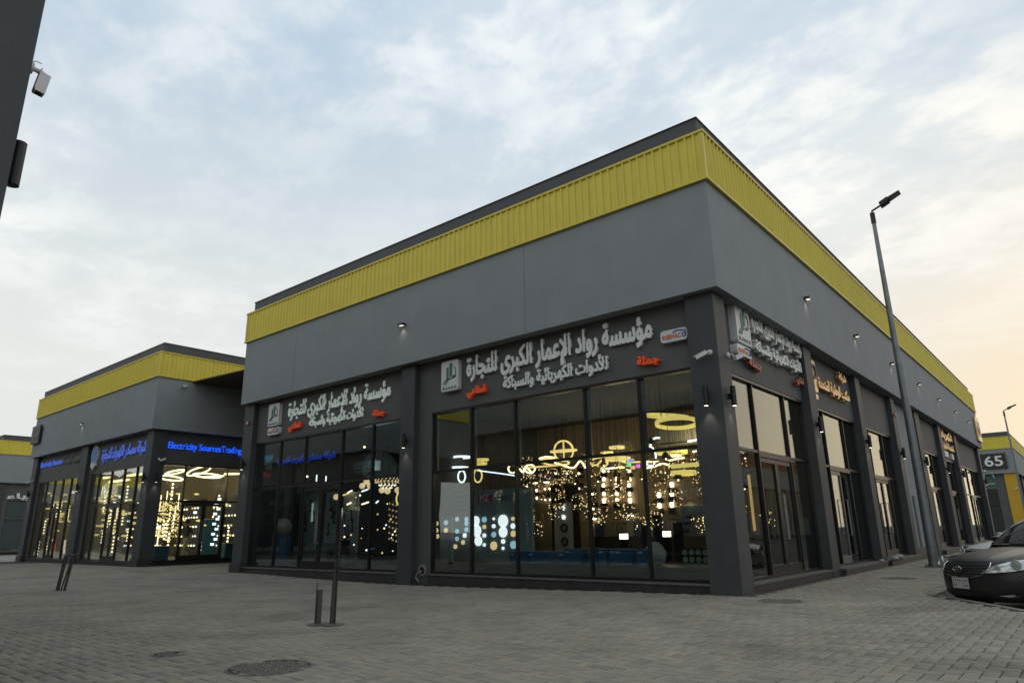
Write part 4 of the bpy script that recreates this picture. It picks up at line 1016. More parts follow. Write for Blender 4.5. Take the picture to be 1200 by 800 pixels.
        for c in wh:
            w_ = link('wheel', MB().tube([(c*s, sg*.70*s, .33*s), (c*s, sg*.90*s, .33*s)], [.33*s, .33*s], 28).mesh('tyre', mat('rubber', (.016, .016, .016), .85), True), t)
            mb = MB(); mb.tube([(c, sg*.896, .33), (c, sg*.908, .33)], [.23, .21], 20); mb.tube([(c, sg*.90, .33), (c, sg*.925, .33)], [.05, .04], 10)
            for q in range(5):
                a_ = q*2*math.pi/5; mb.tube([(c+.05*math.cos(a_), sg*.915, .33+.05*math.sin(a_)), (c+.22*math.cos(a_), sg*.91, .33+.22*math.sin(a_))], [.03, .022], 6)
            pt('rim', mb, mat('alloy', (.35, .36, .37), .35, metal=.8), w_, True)
    # grille with slats, surround, badge, plate, lower intake, bonnet seam
    def fs_(v, z, off=.0):
        zs = [r[1] for r in ST_]; k = np.interp(z, zs, range(len(zs))); g = lambda c_: np.interp(k, range(len(zs)), [r[c_] for r in ST_]); av = abs(v)
        return (g(0)-g(3)*av**3.0-.05*av*av+off, (1 if v >= 0 else -1)*g(4)*av, z)
    edge = [(-.50, .735), (-.53, .68), (-.50, .61), (-.41, .545), (-.22, .515), (0, .508), (.22, .515), (.41, .545), (.50, .61), (.53, .68), (.50, .735)]
    rws = []
    for q in range(7):
        z = .512+q*.0365; half_ = np.interp(z, [.505, .545, .61, .68, .735], [.20, .41, .50, .53, .50]); rws.append([fs_(half_*j/8, z, .006) for j in range(-8, 9)])
    gr = pt('grille', sheet(rws), trim, None, True)
    for q in range(5):
        z = .552+q*.038; half_ = np.interp(z, [.505, .545, .61, .68, .735], [.20, .41, .50, .53, .50])*.96
        mb = MB(); mb.tube([fs_(half_*j/8, z-.012*(1-abs(j)/8), .020) for j in range(-8, 9)], .006, 5); pt('slat', mb, mat('grille_slat', (.10, .10, .10), .3, metal=.7), gr, True)
    mb = MB(); mb.tube([fs_(v, z, .014) for v, z in edge], .014, 6); pt('surround', mb, chrome, gr, True)
    if detail:
        mb = MB(); mb.tube([(.034, .085*math.cos(a_), .635+.043*math.sin(a_)) for a_ in np.linspace(0, 2*math.pi, 21)[:-1]], .0065, 6, closed=True)
        mb.tube([(.036, -.045, .60), (.036, -.022, .662)], .0075, 6); mb.tube([(.036, .045, .66), (.036, .022, .598)], .0075, 6); mb.tube([(.036, -.038, .622), (.036, .038, .638)], .0065, 6); pt('badge', mb, chrome, gr, True)
    mb = MB(); mb.box(.012, .022, -.165, .165, .345, .50); pl = pt('number_plate', mb, mat('plate_white', (.50, .50, .48), .5))
    mb = MB(); mb.box(.022, .0235, -.16, .16, .421, .424); mb.box(.022, .0235, .04, .043, .35, .495)
    for y0_ in (-.145, -.10, -.055, -.01, .065, .10, .135):
        for z0_ in (.37, .445): mb.box(.022, .0235, y0_, y0_+.022, z0_, z0_+.035) if random.random() < .9 else None
    pt('plate_marks', mb, mat('plate_ink', (.12, .12, .12), .6), pl)
    mb = sheet([[fs_(.50*j/6, z, .007) for j in range(-6, 7)] for z in (.225, .26, .30)]); pt('lower_intake', mb, trim, None, True)
    mb = MB(); mb.tube([(-.08-.62*abs(j/10)**2.4-.03, .80*j/10, .735-.0*abs(j)+.06*abs(j/10)**1.6) for j in range(-10, 11)], .004, 4); pt('bonnet_seam', mb, trim, body)
    mb = MB(); mb.tube([(-1.17, -.35, .985), (-1.28, .30, 1.02)], .009, 5); mb.tube([(-1.19, .25, .985), (-1.30, .66, 1.0)], .009, 5); mb.box(-1.28, -1.16, -.62, .62, .955, .972); pt('wipers', mb, trim)
    mb = MB(); mb.box(-4.4, -.6, -.80, .80, .2, .5); pt('underbody', mb, trim)
    return t
dusty = mat('dusty_black_paint', (.016, .015, .014), .42, metal=.0, noise_amt=.45, noise_scale=1.8, coat=.12, spec=.35)
car('parked_car', 'dusty black sedan parked nose out at the right edge of the picture', dusty, (2.575, 1.19, -.167), R_(226.7))
silver = mat('silver_paint', (.62, .62, .60), .35, metal=.0, coat=.4, noise_amt=.06)
car('parked_car', 'pale silver sedan mostly hidden behind the black sedan', silver, (2.10, 6.9, -.167), R_(226.7), False)

# ------------------------------------------------------------------ inside the lit shops
def ring_pts(r, n=24, tilt=0, az=0, c=(0, 0, 0)):
    ca, sa = math.cos(az), math.sin(az); o = []
    for k in range(n):
        a = 2*math.pi*k/n; x, y, z = r*math.cos(a), r*math.sin(a)*math.cos(tilt), r*math.sin(a)*math.sin(tilt); o.append((c[0]+x*ca-y*sa, c[1]+x*sa+y*ca, c[2]+z))
    return o
def cords(t, pts, ztop, r=.005):
    mb = MB()
    for p in pts: mb.tube([p, (p[0], p[1], ztop)], r, 3, cap=False)
    part('cord', mb, black_m, t)
def ring_lamp(u, v, y, r, label, m=E_yel, tilt=0.0, az=0.0, th=.035, tall=.05, zc=4.28, group=None):
    p = at_y(u, v, y); t = thing('ring_lamp', label, 'ceiling lamp', p, 0, group)
    n = 28; pts = ring_pts(r, n, tilt, az); mb = MB()
    vs = []
    for q in pts: d = Vector((q[0], q[1], 0)).normalized()*th*.5; vs += [(q[0]-d.x, q[1]-d.y, q[2]-tall/2), (q[0]+d.x, q[1]+d.y, q[2]-tall/2), (q[0]+d.x, q[1]+d.y, q[2]+tall/2), (q[0]-d.x, q[1]-d.y, q[2]+tall/2)]
    fs = []
    for k in range(n):
        j = (k+1) % n
        for e in range(4): fs.append((k*4+e, k*4+(e+1) % 4, j*4+(e+1) % 4, j*4+e))
    mb.add(vs, fs); part('light_ring', mb, m, t); cords(t, [pts[0], pts[n//3], pts[2*n//3]], zc-p.z); return t
# corner shop
ring_lamp(781, 487.5, 2.0, .42, 'upper glowing yellow ring lamp high in the corner shop window', tilt=.25, az=.9, tall=.065)
ring_lamp(793, 495.5, 1.9, .41, 'lower glowing yellow ring lamp beside its twin high in the corner shop', tilt=-.10, az=.4, tall=.075)
ring_lamp(803, 545, 2.2, .32, 'yellow ring lamp low behind the right pane of the corner shop', tilt=.1, tall=.08)
ring_lamp(801, 554, 2.6, .24, 'short yellow ring lamp under the larger one at the right pane', tall=.09)
ring_lamp(788, 529.5, 2.8, .30, 'long flat yellow ring lamp just over the transom on the right', tall=.09)
ring_lamp(723, 524, 2.6, .16, 'small warm ring lamp hanging over the transom in the fourth pane', E_warm, tall=.05)
ring_lamp(722, 537.5, 2.4, .30, 'warm wide ring lamp below the transom in the fourth pane', E_warm, tall=.06)
ring_lamp(711, 530, 3.0, .13, 'thin warm ring lamp beside the small one over the transom', E_warm, tall=.03)
ring_lamp(640, 546, 2.6, .50, 'large thin warm ring lamp in the third pane', E_warm, tilt=.10, tall=.03)
ring_lamp(650, 541, 3.2, .36, 'thin warm ring lamp under the globe lamp', E_warm, tilt=-.15, tall=.03)
ring_lamp(790, 521, 3.4, .17, 'small white ring lamp over the transom in the right pane', E_warm2, tall=.02)
ring_lamp(791, 534, 3.0, .12, 'small white oval lamp under the transom in the right pane', E_warm2, tall=.02)
for u, v, r, lb in ((541, 535.5, .20, 'short pale tube ring high in the leftmost pane of the corner shop'), (538, 548, .22, 'lower pale tube ring in the leftmost pane')): ring_lamp(u, v, 1.9, r, lb, E_white, tall=.05)
for u, v, lb in ((564, 538.5, 'pair of yellow rings in the second pane, upper one'), (562, 543, 'pair of yellow rings in the second pane, lower one')): ring_lamp(u, v, 2.0, .17, lb, E_yel, tall=.05)
def hoop(u, v, y, r, m, label, az=-.7, sq=1.0, th=.02):
    p = at_y(u, v, y); t = thing('hoop_lamp', label, 'ceiling lamp', p)
    pts = [(r*math.cos(a)*math.cos(az), r*math.cos(a)*math.sin(az), r*sq*math.sin(a)) for a in np.linspace(0, 2*math.pi, 21)[:-1]]
    part('light_ring', MB().tube(pts, th, 6, closed=True), m, t); cords(t, [pts[5]], 4.28-p.z); return t
hoop(541, 558, 1.8, .09, E_white, 'small white hoop lamp in the leftmost pane', .7, 1.6); hoop(560, 557, 1.9, .10, E_warm, 'small gold hoop lamp in the second pane', .7, 1.6)
hoop(761, 534, 2.6, .14, E_white, 'white upright hoop lamp at the left of the right pane', .7, 1.5)
hoop(600.5, 549, 2.2, .10, E_warm2, 'white curl lamp beside the post between second and third panes', .7, 1.0); hoop(621, 549, 2.2, .12, E_warm2, 'bright knotted hoop lamp in the third pane', .7, .8)
# globe of crossed hoops
p = at_y(660.5, 528, 2.6); t = thing('globe_lamp', 'glowing globe lamp of crossed hoops in the third pane', 'ceiling lamp', p)
part('light_ring', MB().tube(ring_pts(.30, 28, .08), .028, 6, closed=True), E_warm, t)
for az in (.2, 1.1, 2.2):
    part('light_ring', MB().tube([(.25*math.cos(a)*math.cos(az), .25*math.cos(a)*math.sin(az), .24*math.sin(a)) for a in np.linspace(0, 2*math.pi, 25)[:-1]], .018, 6, closed=True), E_warm, t)
cords(t, [(0, 0, .24)], 4.28-p.z)
def ribbon(pix, y, m, label, th=.022, y2=None):
    p0 = at_y(*pix[0], y); t = thing('ribbon_lamp', label, 'ceiling lamp', p0); n = len(pix)
    pts = [at_y(u, v, y+((y2 or y)-y)*i/(n-1))-p0 for i, (u, v) in enumerate(pix)]
    fine_ = []
    for i in range(n-1):
        a = pts[max(i-1, 0)]; b_ = pts[i]; c = pts[i+1]; d = pts[min(i+2, n-1)]
        for k in range(4):
            q = k/4; fine_.append(.5*((2*b_)+(c-a)*q+(2*a-5*b_+4*c-d)*q*q+(-a+3*b_-3*c+d)*q**3))
    fine_.append(pts[-1]); part('light_strip', MB().tube(fine_, th, 6), m, t); cords(t, [fine_[1], fine_[-2]], 4.28-p0.z)
ribbon([(757, 523), (762, 517), (768, 513), (773, 513)], 2.4, E_white, 'white curved strip lamp sweeping up in the right pane')
ribbon([(758, 541), (768, 540), (778, 543), (790, 546), (800, 545)], 2.5, E_warm2, 'white wavy strip lamp under the transom in the right pane'); ribbon([(758, 548), (768, 546), (780, 541), (790, 538), (802, 536)], 2.7, E_warm2, 'white strip lamp crossing the wavy one')
ribbon([(806, 517), (812, 516), (820, 514)], 2.6, E_white, 'short cool strip lamp by the corner pillar over the transom'); ribbon([(812, 529), (820, 528)], 2.6, E_white, 'short cool strip lamp by the corner pillar under the transom')
ribbon([(650, 542), (660, 545), (672, 548), (680, 540), (686, 548)], 2.6, E_warm2, 'zigzag bright strip lamp at the right of the third pane'); ribbon([(690, 541), (698, 545), (706, 539), (712, 543), (704, 549)], 2.6, E_warm, 'looping warm strip lamp at the left of the fourth pane')
ribbon([(609, 549), (613, 553), (616, 547), (622, 552)], 2.4, E_warm2, 'small zigzag strip lamp beside the knotted hoop'); ribbon([(632, 537), (640, 535), (652, 536)], 2.8, E_warm2, 'short arched strip lamp over the transom under the globe')
ribbon([(560, 551), (575, 553), (590, 555), (603, 557)], 1.6, E_white, 'long straight white tube lamp across the second pane', .016); ribbon([(692, 537), (715, 536), (730, 541), (750, 541)], 3.2, E_warm, 'long shallow warm strip lamp in the fourth pane'); ribbon([(710, 549), (720, 548), (731, 547)], 3.0, E_warm2, 'short bright strip lamp over the lamp columns')
# cubes of coloured light
for u, v, c, lb in ((739, 539.5, (.25, .4, 1), 'blue'), (737, 544.5, (.25, .9, .35), 'green'), (741.5, 547.5, (1, .55, .2), 'orange'), (747.5, 545.8, (.85, .25, .9), 'violet')):
    p = at_y(u, v, 2.4); tag(part('cube_lamp', MB().box(-.035, .035, -.035, .035, -.035, .035), emis('cube_'+lb, c, 1.2), None, loc=p), 'small %s light cube in the fourth pane' % lb, 'lamp')
# wall lamps in rows on the brown back wall
def proto_sconce(kind):
    t = thing('wall_lamp', 'p', 'wall lamp')
    if kind == 'cage':
        part('backplate', MB().box(-.07, .07, -.05, 0, -.13, .13), black_m, t); part('shade', MB().box(-.06, .06, -.12, -.055, .02, .12), black_m, t); mb = MB(); mb.sphere((0, -.11, -.02), .030, 10, 6); part('bulb', mb, E_hot, t, True)
    elif kind == 'updown':
        part('body', MB().box(-.07, .07, -.12, -.01, -.06, .06), black_m, t); mb = MB(); mb.lathe([(.02, .06), (.04, .08), (.04, .14), (.02, .155)], (0, -.07, 0), 10); mb.lathe([(.02, -.155), (.04, -.14), (.04, -.08), (.02, -.06)], (0, -.07, 0), 10); part('bulb', mb, E_hot, t, True)
    elif kind == 'up':
        part('body', MB().box(-.08, .08, -.13, -.01, -.14, -.01), black_m, t); mb = MB(); mb.lathe([(.03, -.01), (.045, .03), (.045, .10), (.02, .12)], (0, -.07, 0), 10); part('bulb', mb, E_hot, t, True)
    elif kind == 'down':
        mb = MB(); mb.lathe([(.03, .05), (.05, .02), (.10, -.02)], (0, -.09, 0), 12); part('shade', mb, black_m, t); mb = MB(); mb.lathe([(.09, -.024), (.06, -.05), (.01, -.06)], (0, -.09, 0), 12); part('bulb', mb, E_hot, t, True)
    elif kind == 'star':
        mb = MB()
        for q in range(6): a = q*math.pi/3; mb.tube([(0, -.05, 0), (.14*math.cos(a), -.06, .14*math.sin(a))], [.04, .02], 5)
        part('body', mb, black_m, t); mb = MB()
        for q in range(6): a = q*math.pi/3; mb.sphere((.17*math.cos(a), -.06, .17*math.sin(a)), .028, 6, 4)
        part('bulb', mb, E_hot, t)
    return t
SC = {}
def sconce(kind, u, v, label, group=None, y=5.14):
    if kind not in SC: SC[kind] = proto_sconce(kind); o = SC[kind]
    else: o = copy_tree(SC[kind])
    place(o, at_y(u, v, y), 0, label, group)
for v in (554, 571.5, 591):
    for u in (654, 667.5, 681): sconce('cage', u, v, 'black lantern wall lamp with a bright bulb in the rows of the third pane', 'lantern wall lamps in the third pane')
for v in (556.5, 573.5):
    for u in (709, 724, 739): sconce('updown', u, v, 'black block wall lamp glowing up and down in the fourth pane', 'block wall lamps in the fourth pane')
for u in (709.5, 725, 740): sconce('up', u, 589, 'black cup wall lamp glowing upwards, lowest row of the fourth pane', 'cup wall lamps in the fourth pane')
for u, v in ((774, 582.5), (789, 570.5), (789, 581), (774.5, 595), (789, 594)): sconce('up', u, v, 'bright starry wall lamp in the right pane', 'bright wall lamps in the right pane')
sconce('down', 629, 564.5, 'flat shaded wall lamp shining down, upper left of the third pane'); sconce('down', 642.5, 563.5, 'bowl shaped wall lamp shining down beside the flat one'); sconce('updown', 630, 579, 'low wide wall lamp under the flat shaded one'); sconce('star', 643, 579, 'star shaped wall lamp of many bulbs in the third pane')
sconce('down', 698, 606, 'tilted white wall lamp low at the left of the fourth pane'); sconce('cage', 698, 595, 'small hooded wall lamp above the tilted one'); sconce('down', 741, 602, 'small spot lamp low at the right of the fourth pane'); sconce('cage', 697, 578, 'small bulb lamp at the left of the fourth pane')
p = at_y(656.5, 611, 5.1); t = thing('tube_wall_lamp', 'upright white tube wall lamp glowing at both ends in the third pane', 'wall lamp', p)
part('backplate', MB().box(-.02, .02, -.04, .03, -.20, .20), black_m, t); part('tube', MB().cyl((0, -.06), .03, -.17, .17, 8), E_hot, t)
# crystal and dark pendants hanging across the shop
PD = []
for kind in range(3):
    t = thing('pendant_lamp', 'p', 'ceiling lamp')
    mb = MB()
    if kind == 0: mb.lathe([(.01, .08), (.05, .05), (.11, -.03), (.10, -.04)], n=12); part('shade', mb, black_m, t)
    elif kind == 1: mb.sphere((0, 0, 0), .06, 10, 6); part('globe', mb, mat('smoke_globe', (.25, .22, .15), .15, spec=.9), t, True)
    else: mb.cyl((0, 0), .04, -.08, .08, 10); part('shade', mb, mat('brass_tube', (.35, .22, .08), .3, metal=.8), t)
    mb = MB(); mb.sphere((0, 0, -.075 if kind != 1 else 0), .018 if kind != 1 else .061, 8, 4)
    if kind != 1: part('bulb', mb, E_hot, t)
    part('cord', MB().tube([(0, 0, .06), (0, 0, 1.5)], .004, 3, cap=False), black_m, t); PD.append(t)
pc = 0
rr_ = random.Random(3)
for i in range(44):
    x = rr_.uniform(-7.3, -1.2); y = rr_.uniform(1.6, 4.7); k = rr_.randrange(3); z = rr_.uniform(1.85, 2.75)
    o = PD[k] if (pc < 3 and i < 3 and k == i) else copy_tree(PD[k])
    if o is PD[k]: pc += 1
    place(o, (x, y, z), 0, ['small black shaded pendant among the hanging lamps of the corner shop', 'small smoky globe pendant among the hanging lamps of the corner shop', 'small brass tube pendant among the hanging lamps of the corner shop'][k], ['shaded pendants in the corner shop', 'globe pendants in the corner shop', 'tube pendants in the corner shop'][k])
for t in PD:
    if t['label'] == 'p': place(t, (-4.4+PD.index(t), 3.3, 2.4), 0, ['black shaded pendant in the middle of the corner shop', 'smoky globe pendant in the middle of the corner shop', 'brass tube pendant in the middle of the corner shop'][PD.index(t)])
GD = thing('crystal_lamp', 'p', 'ceiling lamp'); rg = random.Random(5)
mb = MB()
for q in range(16): mb.sphere((rg.uniform(-.13, .13), rg.uniform(-.13, .13), -rg.uniform(0, .34)), .011, 5, 3)
part('crystals', mb, emis('crystal_glint', (1, .72, .36), 2.8), GD); mb = MB(); mb.lathe([(.12, -.01), (.14, 0), (.02, .04)], n=12); part('canopy_ring', mb, mat('brass_tube', (.35, .22, .08), .3, metal=.8), GD)
mb = MB()
for q in range(14): mb.sphere((rg.uniform(-.13, .13), rg.uniform(-.13, .13), -rg.uniform(0, .4)), .02, 6, 4)
part('dark_crystals', mb, mat('smoke_globe', (.25, .22, .15), .15, spec=.9), GD); part('cord', MB().tube([(0, 0, 0), (0, 0, 1.4)], .004, 3, cap=False), black_m, GD)
for i in range(66):
    o = GD if i == 0 else copy_tree(GD)
    place(o, (rr_.uniform(-7.4, -1.0), rr_.uniform(1.7, 4.8), rr_.uniform(1.2, 2.9)), rr_.uniform(0, 6), 'small crystal cluster lamp among the crowded hanging lamps of the corner shop', 'crystal lamps in the corner shop')
# lights the lamps throw
def lamp_light(x, y, z, e, c=(1, .74, .42), r=.25, name='lamp_light'):
    l = bpy.data.lights.new(name, 'POINT'); l.energy = e; l.color = c; l.shadow_soft_size = r; o = link(name, l, None, (x, y, z)); return o
for x, y, e in ((-2.0, 2.6, 18), (-3.9, 3.2, 22), (-5.6, 3.2, 15)): lamp_light(x, y, 2.75, e)
# goods on the window ledge
part('window_ledge', MB().box(-5.95, -.75, .62, 1.5, .12, .36), mat('ledge_dark', (.03, .033, .035), .5), main.t)
bluebox = mat('blue_carton', (.02, .10, .22), .6, noise_amt=.2, noise_scale=8); cartonw = mat('carton_print', (.45, .5, .5), .6)
bx = [(-5.40, .52), (-4.86, .60), (-4.28, .22), (-4.03, .42), (-3.58, .20), (-3.35, .20), (-3.12, .18), (-2.91, .36), (-2.50, .22)]
pb = {}
for i, (x, w_) in enumerate(bx):
    t = thing('carton', ['wide blue carton at the left end of the window ledge', 'widest blue carton second from the left on the window ledge', 'narrow blue carton third from the left on the window ledge', 'blue carton with rounded print in the middle of the window ledge', 'narrow blue carton right of the middle one', 'narrow blue carton second right of the middle one', 'slim blue carton third right of the middle one', 'wide blue carton near the right end of the row', 'last blue carton at the right end of the row on the window ledge'][i], 'box', (x+.24, 1.02, .362), random.uniform(-.06, .06))
    h_ = .235 if i < 3 else .29
    part('box', MB().box(-w_/2, w_/2, -.16, .16, 0, h_), bluebox, t); mb = MB(); mb.box(-w_/2+.03, -w_/2+.12, -.163, -.1605, h_-.07, h_-.04); mb.box(-w_/2+.02, w_/2-.02, -.163, -.1605, .02, .03); part('print', mb, cartonw, t)
bagm = mat('clear_bag', (.35, .36, .33), .35)
mb = MB(); mb.sphere((0, 0, 0), .22, 14, 8); mb.v = [(a*random.uniform(.8, 1.15), b_*.7, c_*random.uniform(.75, 1.1)) for a, b_, c_ in mb.v]
tag(part('plastic_bag', mb, bagm, None, True, loc=(-2.08, 1.05, .55)), 'bulky clear plastic bag right of the blue cartons', 'bag')
# display boards with round lamps
bz = mat('display_board', (.25, .30, .31), .5)
def board(x0, x1, y, z0, z1, label, cat='display board'):
    t = thing('display_board', label, cat, ((x0+x1)/2, y, 0)); part('panel', MB().box(x0-(x0+x1)/2, x1-(x0+x1)/2, 0, .06, z0, z1), bz, t)
    part('foot', MB().box(x0-(x0+x1)/2+.05, x1-(x0+x1)/2-.05, .0, .3, .12, .16), black_m, t); return t
t = board(-6.80, -5.10, 1.25, .38, 1.93, 'tall grey display board with red logo and shining round lamps'); xc = (-6.80-5.10)/2
red_b = mat('logo_red', (.38, .02, .03), .5)
q0 = at_y(560, 580, 1.24); q1 = at_y(576, 588, 1.24)
lb_ = part('logo_plate', MB().box(q0.x-xc, q1.x-xc, -.012, 0, q1.z-.02, q0.z), red_b, t)
part('lettering', text_mesh('lettering', 'MZ', (q1.x-q0.x)*.7, .15, .006, board_w, .04), None, lb_, loc=((q0.x+q1.x)/2-xc, -.013, (q0.z+q1.z)/2+.02)); part('lettering', text_mesh('lettering', 'LIGHTING', (q1.x-q0.x)*.8, .035, .004, board_w, .01), None, lb_, loc=((q0.x+q1.x)/2-xc, -.013, q1.z+.01))
q0 = at_y(591, 583, 1.24); part('lettering', text_mesh('lettering', 'UNIT', .40, .12, .006, green_l, .01), None, t, loc=(q0.x-xc, -.004, q0.z))
def disc(par, x, z, r, m, rim=None, sq=1):
    mb = MB(); mb.prism([(x+r*math.cos(a), z+r*sq*math.sin(a)) for a in np.linspace(0, 2*math.pi, 19)[:-1]], 'y', -.03, -.0); o = part('round_lamp', mb, m, par)
    if rim: part('rim', MB().tube([(x+r*math.cos(a), -.03, z+r*sq*math.sin(a)) for a in np.linspace(0, 2*math.pi, 19)[:-1]], .014, 5, closed=True), rim, o)
EW = emis('panel_white', (.90, .97, 1.0), 1.5); EC = emis('panel_cool', (.5, .8, 1.0), .75); EA = emis('panel_amber', (1, .72, .36), 1.0)
for u, v, r, m in ((558, 610, .13, EW), (559, 621.5, .16, EW), (561, 633.5, .13, EW), (568, 608.5, .075, EC), (568, 617, .055, EA), (568, 627, .055, EW), (568, 638, .045, EW), (579, 607.5, .035, EW), (579, 616, .055, EW), (579, 626, .07, EC), (579, 639, .11, EA), (590, 610, .165, EW), (590, 623, .14, EW), (590, 634, .06, EW), (590, 642, .04, EW), (601.5, 607.5, .05, EA), (601.5, 616, .07, EW), (602, 625, .08, EA), (602, 638, .10, EC)):
    q = at_y(u, v, 1.25); disc(t, q.x-xc, q.z, r*.82, m, EA if m is EC and r > .1 else None)
part('print_line', MB().box(-.35, .0, -.003, 0, 1.16, 1.19), blue_l, t)
t = board(-7.55, -6.98, 1.30, .38, 1.93, 'narrow grey display board with red writing and small lamps'); xc = (-7.55-6.98)/2
for k, (w_, z) in enumerate(((.32, 1.82), (.42, 1.72), (.40, 1.62), (.34, 1.52))): part('lettering', text_mesh('lettering', ('LED LAMP', 'All Types Available', 'and Quality', 'Sanitary Ware')[k], w_, .055, .004, red_b, .005), None, t, loc=(.02, -.003, z))
for u, v, m in ((536, 608, EC), (547, 608, EC), (547, 613, EC), (547, 620, EC), (536, 622, EC), (536, 631, EC), (545, 627, EW), (543, 635, EA), (534, 640, EA)):
    q = at_y(u, v, 1.30); disc(t, q.x-xc, q.z, .05, m)
t = board(-7.28+.02, -6.9, .62, .38, 1.35, 'low rounded display card with half lit lamps beside the left frame'); xc = (-7.26-6.9)/2
for u, v, m in ((512, 613, EA), (523, 612, EC), (512, 621, EA), (523, 621, EA), (513, 628, EA)):
    q = at_y(u, v, .62)
    disc(t, q.x-xc, q.z, .05, m)
t = thing('display_stand', 'tall white stand with black fittings in the third pane', 'display stand', (-6.0, 3.6, .12)); part('panel', MB().box(-.26, .26, 0, .08, 0, 1.55), mat('stand_panel', (.30, .31, .34), .5), t)
part('frame', MB().box(-.42, .42, .10, .16, 0, 2.0), black_m, t)
for z, r in ((1.42, .03), (1.2, .03), (.95, .09), (.62, .09)): part('fitting', MB().tube([(.05+r*math.cos(a), -.02, z+r*math.sin(a)) for a in np.linspace(0, 2*math.pi, 13)[:-1]], .022 if r > .05 else .03, 5, closed=True), black_m if r > .05 else EW, t)
# stock shelves along the back wall of the corner shop
t = thing('stock_shelf', 'long low shelf packed with pale cartons under the wall lamps', 'shelf', (-2.8, 4.55, .12))
part('shelf_frame', MB().box(-2.9, 2.3, -.02, .45, 0, .72), mat('shelf_dark', (.028, .025, .02), .6), t)
cm = [mat('carton_a', (.20, .18, .14), .7), mat('carton_b', (.27, .26, .23), .7), mat('carton_c', (.14, .14, .15), .7), mat('carton_d', (.05, .06, .16), .7)]
x = -2.85; cpr = {}; k = 0; lw = thing('carton_row', 'row of pale cartons standing on the long low shelf', 'boxes', (-2.8, 4.62, .84))
while x < 2.2:
    w_ = random.choice((.12, .16, .2, .26)); h_ = random.choice((.28, .34, .40)); part('carton', MB().box(x, x+w_-.012, -.1, .2, .002, h_), cm[random.choices(range(4), (4, 4, 2, 1))[0]], lw); x += w_
for x, w_, h_, lb in ((-1.95, .34, .50, 'black bollard lamp left of the window ledge end'), (-1.5, .30, .62, 'black bollard lamp at the middle of the right pane'), (-1.0, .4, .55, 'dark box of lamps by the corner pillar')):
    pass
for i, (u, v, lb) in enumerate(((731, 628, 'lit square bollard lamp in the fourth pane'), (781, 625, 'lit square bollard lamp in the right pane'), (735, 650, 'low lit cube lamp at the foot of the fourth pane'))):
    p = at_y(u, v, 2.6); t = thing('bollard_lamp', lb, 'lamp', (p.x, 2.6, .12)); h_ = p.z-.12
    part('post', MB().box(-.06, .06, -.06, .06, 0, h_-.06), black_m, t); part('lamp_lens', MB().box(-.065, .065, -.065, .065, h_-.058, h_+.05), E_hot, t); part('cap', MB().box(-.08, .08, -.08, .08, h_+.052, h_+.08), black_m, t)
for u, h_, lb in ((758, .95, 'black lamp column left in the right pane'), (772, 1.15, 'broad black lamp column in the right pane'), (796, 1.0, 'thin black lamp column in the right pane')):
    p = at_y(u, 640, 2.2); tag(part('lamp_column', MB().box(-.07, .07, -.07, .07, 0, h_), black_m, None, loc=(p.x, 2.2, .12)), lb, 'lamp')
p = at_y(813, 651, .95); t = thing('lamp_tray', 'black tray of eight round lamps at the foot of the right pane', 'lamps', p); part('tray', MB().box(-.24, .26, 0, .05, -.13, .13), black_m, t)
for a in range(4):
    for b_ in range(2):
        mb = MB(); mb.prism([(-.16+a*.125+.046*math.cos(q), -.06+b_*.12+.046*math.sin(q)) for q in np.linspace(0, 2*math.pi, 13)[:-1]], 'y', -.01, 0); o = part('round_lamp', mb, mat('disc_pale', (.30, .42, .36), .5), t)
        mb = MB(); mb.prism([(-.16+a*.125+.02*math.cos(q), -.06+b_*.12+.02*math.sin(q)) for q in np.linspace(0, 2*math.pi, 9)[:-1]], 'y', -.013, -.0105); part('centre', mb, orange_l, o)
for k, (u, v, w_, lb) in enumerate(((808, 621, .42, 'printed carton at the bottom of the leaning stack by the pillar'), (809, 612, .38, 'printed carton in the middle of the leaning stack'), (810, 604, .30, 'printed carton on top of the leaning stack'))):
    p = at_y(u, v, 2.6); t = thing('carton', lb, 'box', (p.x, 2.6, p.z-.11), .1*k); part('box', MB().box(-w_/2, w_/2, -.15, .15, 0, .20), cm[1], t); part('print', MB().box(-w_/4, w_/6, -.153, -.1505, .06, .13), cm[3], t)
tag(part('stool', MB().cyl((0, 0), .2, 0, .36, 12).box(-.2, .2, -.2, .2, .36, .42), black_m, None, loc=(-1.15, 2.6, .12)), 'dark stool under the leaning stack of cartons', 'stool')
p = at_y(810, 596, 2.0); mb = MB(); mb.lathe([(.20, -.13), (.24, -.05), (.22, .05), (.06, .12), (.01, .13)], n=14); tag(part('covered_lamp', mb, bagm, None, True, loc=p), 'lampshade wrapped in plastic beside the corner pillar', 'lamp')
p = at_y(797, 511, 3.0); t = thing('air_conditioner', 'beige wall air conditioner high in the right pane', 'air conditioner', p); part('case', MB().box(-.55, .45, 0, .25, -.17, .17), mat('ac_case', (.30, .29, .24), .5), t); part('slat', MB().box(-.5, .4, -.006, 0, -.14, -.11), black_m, t)

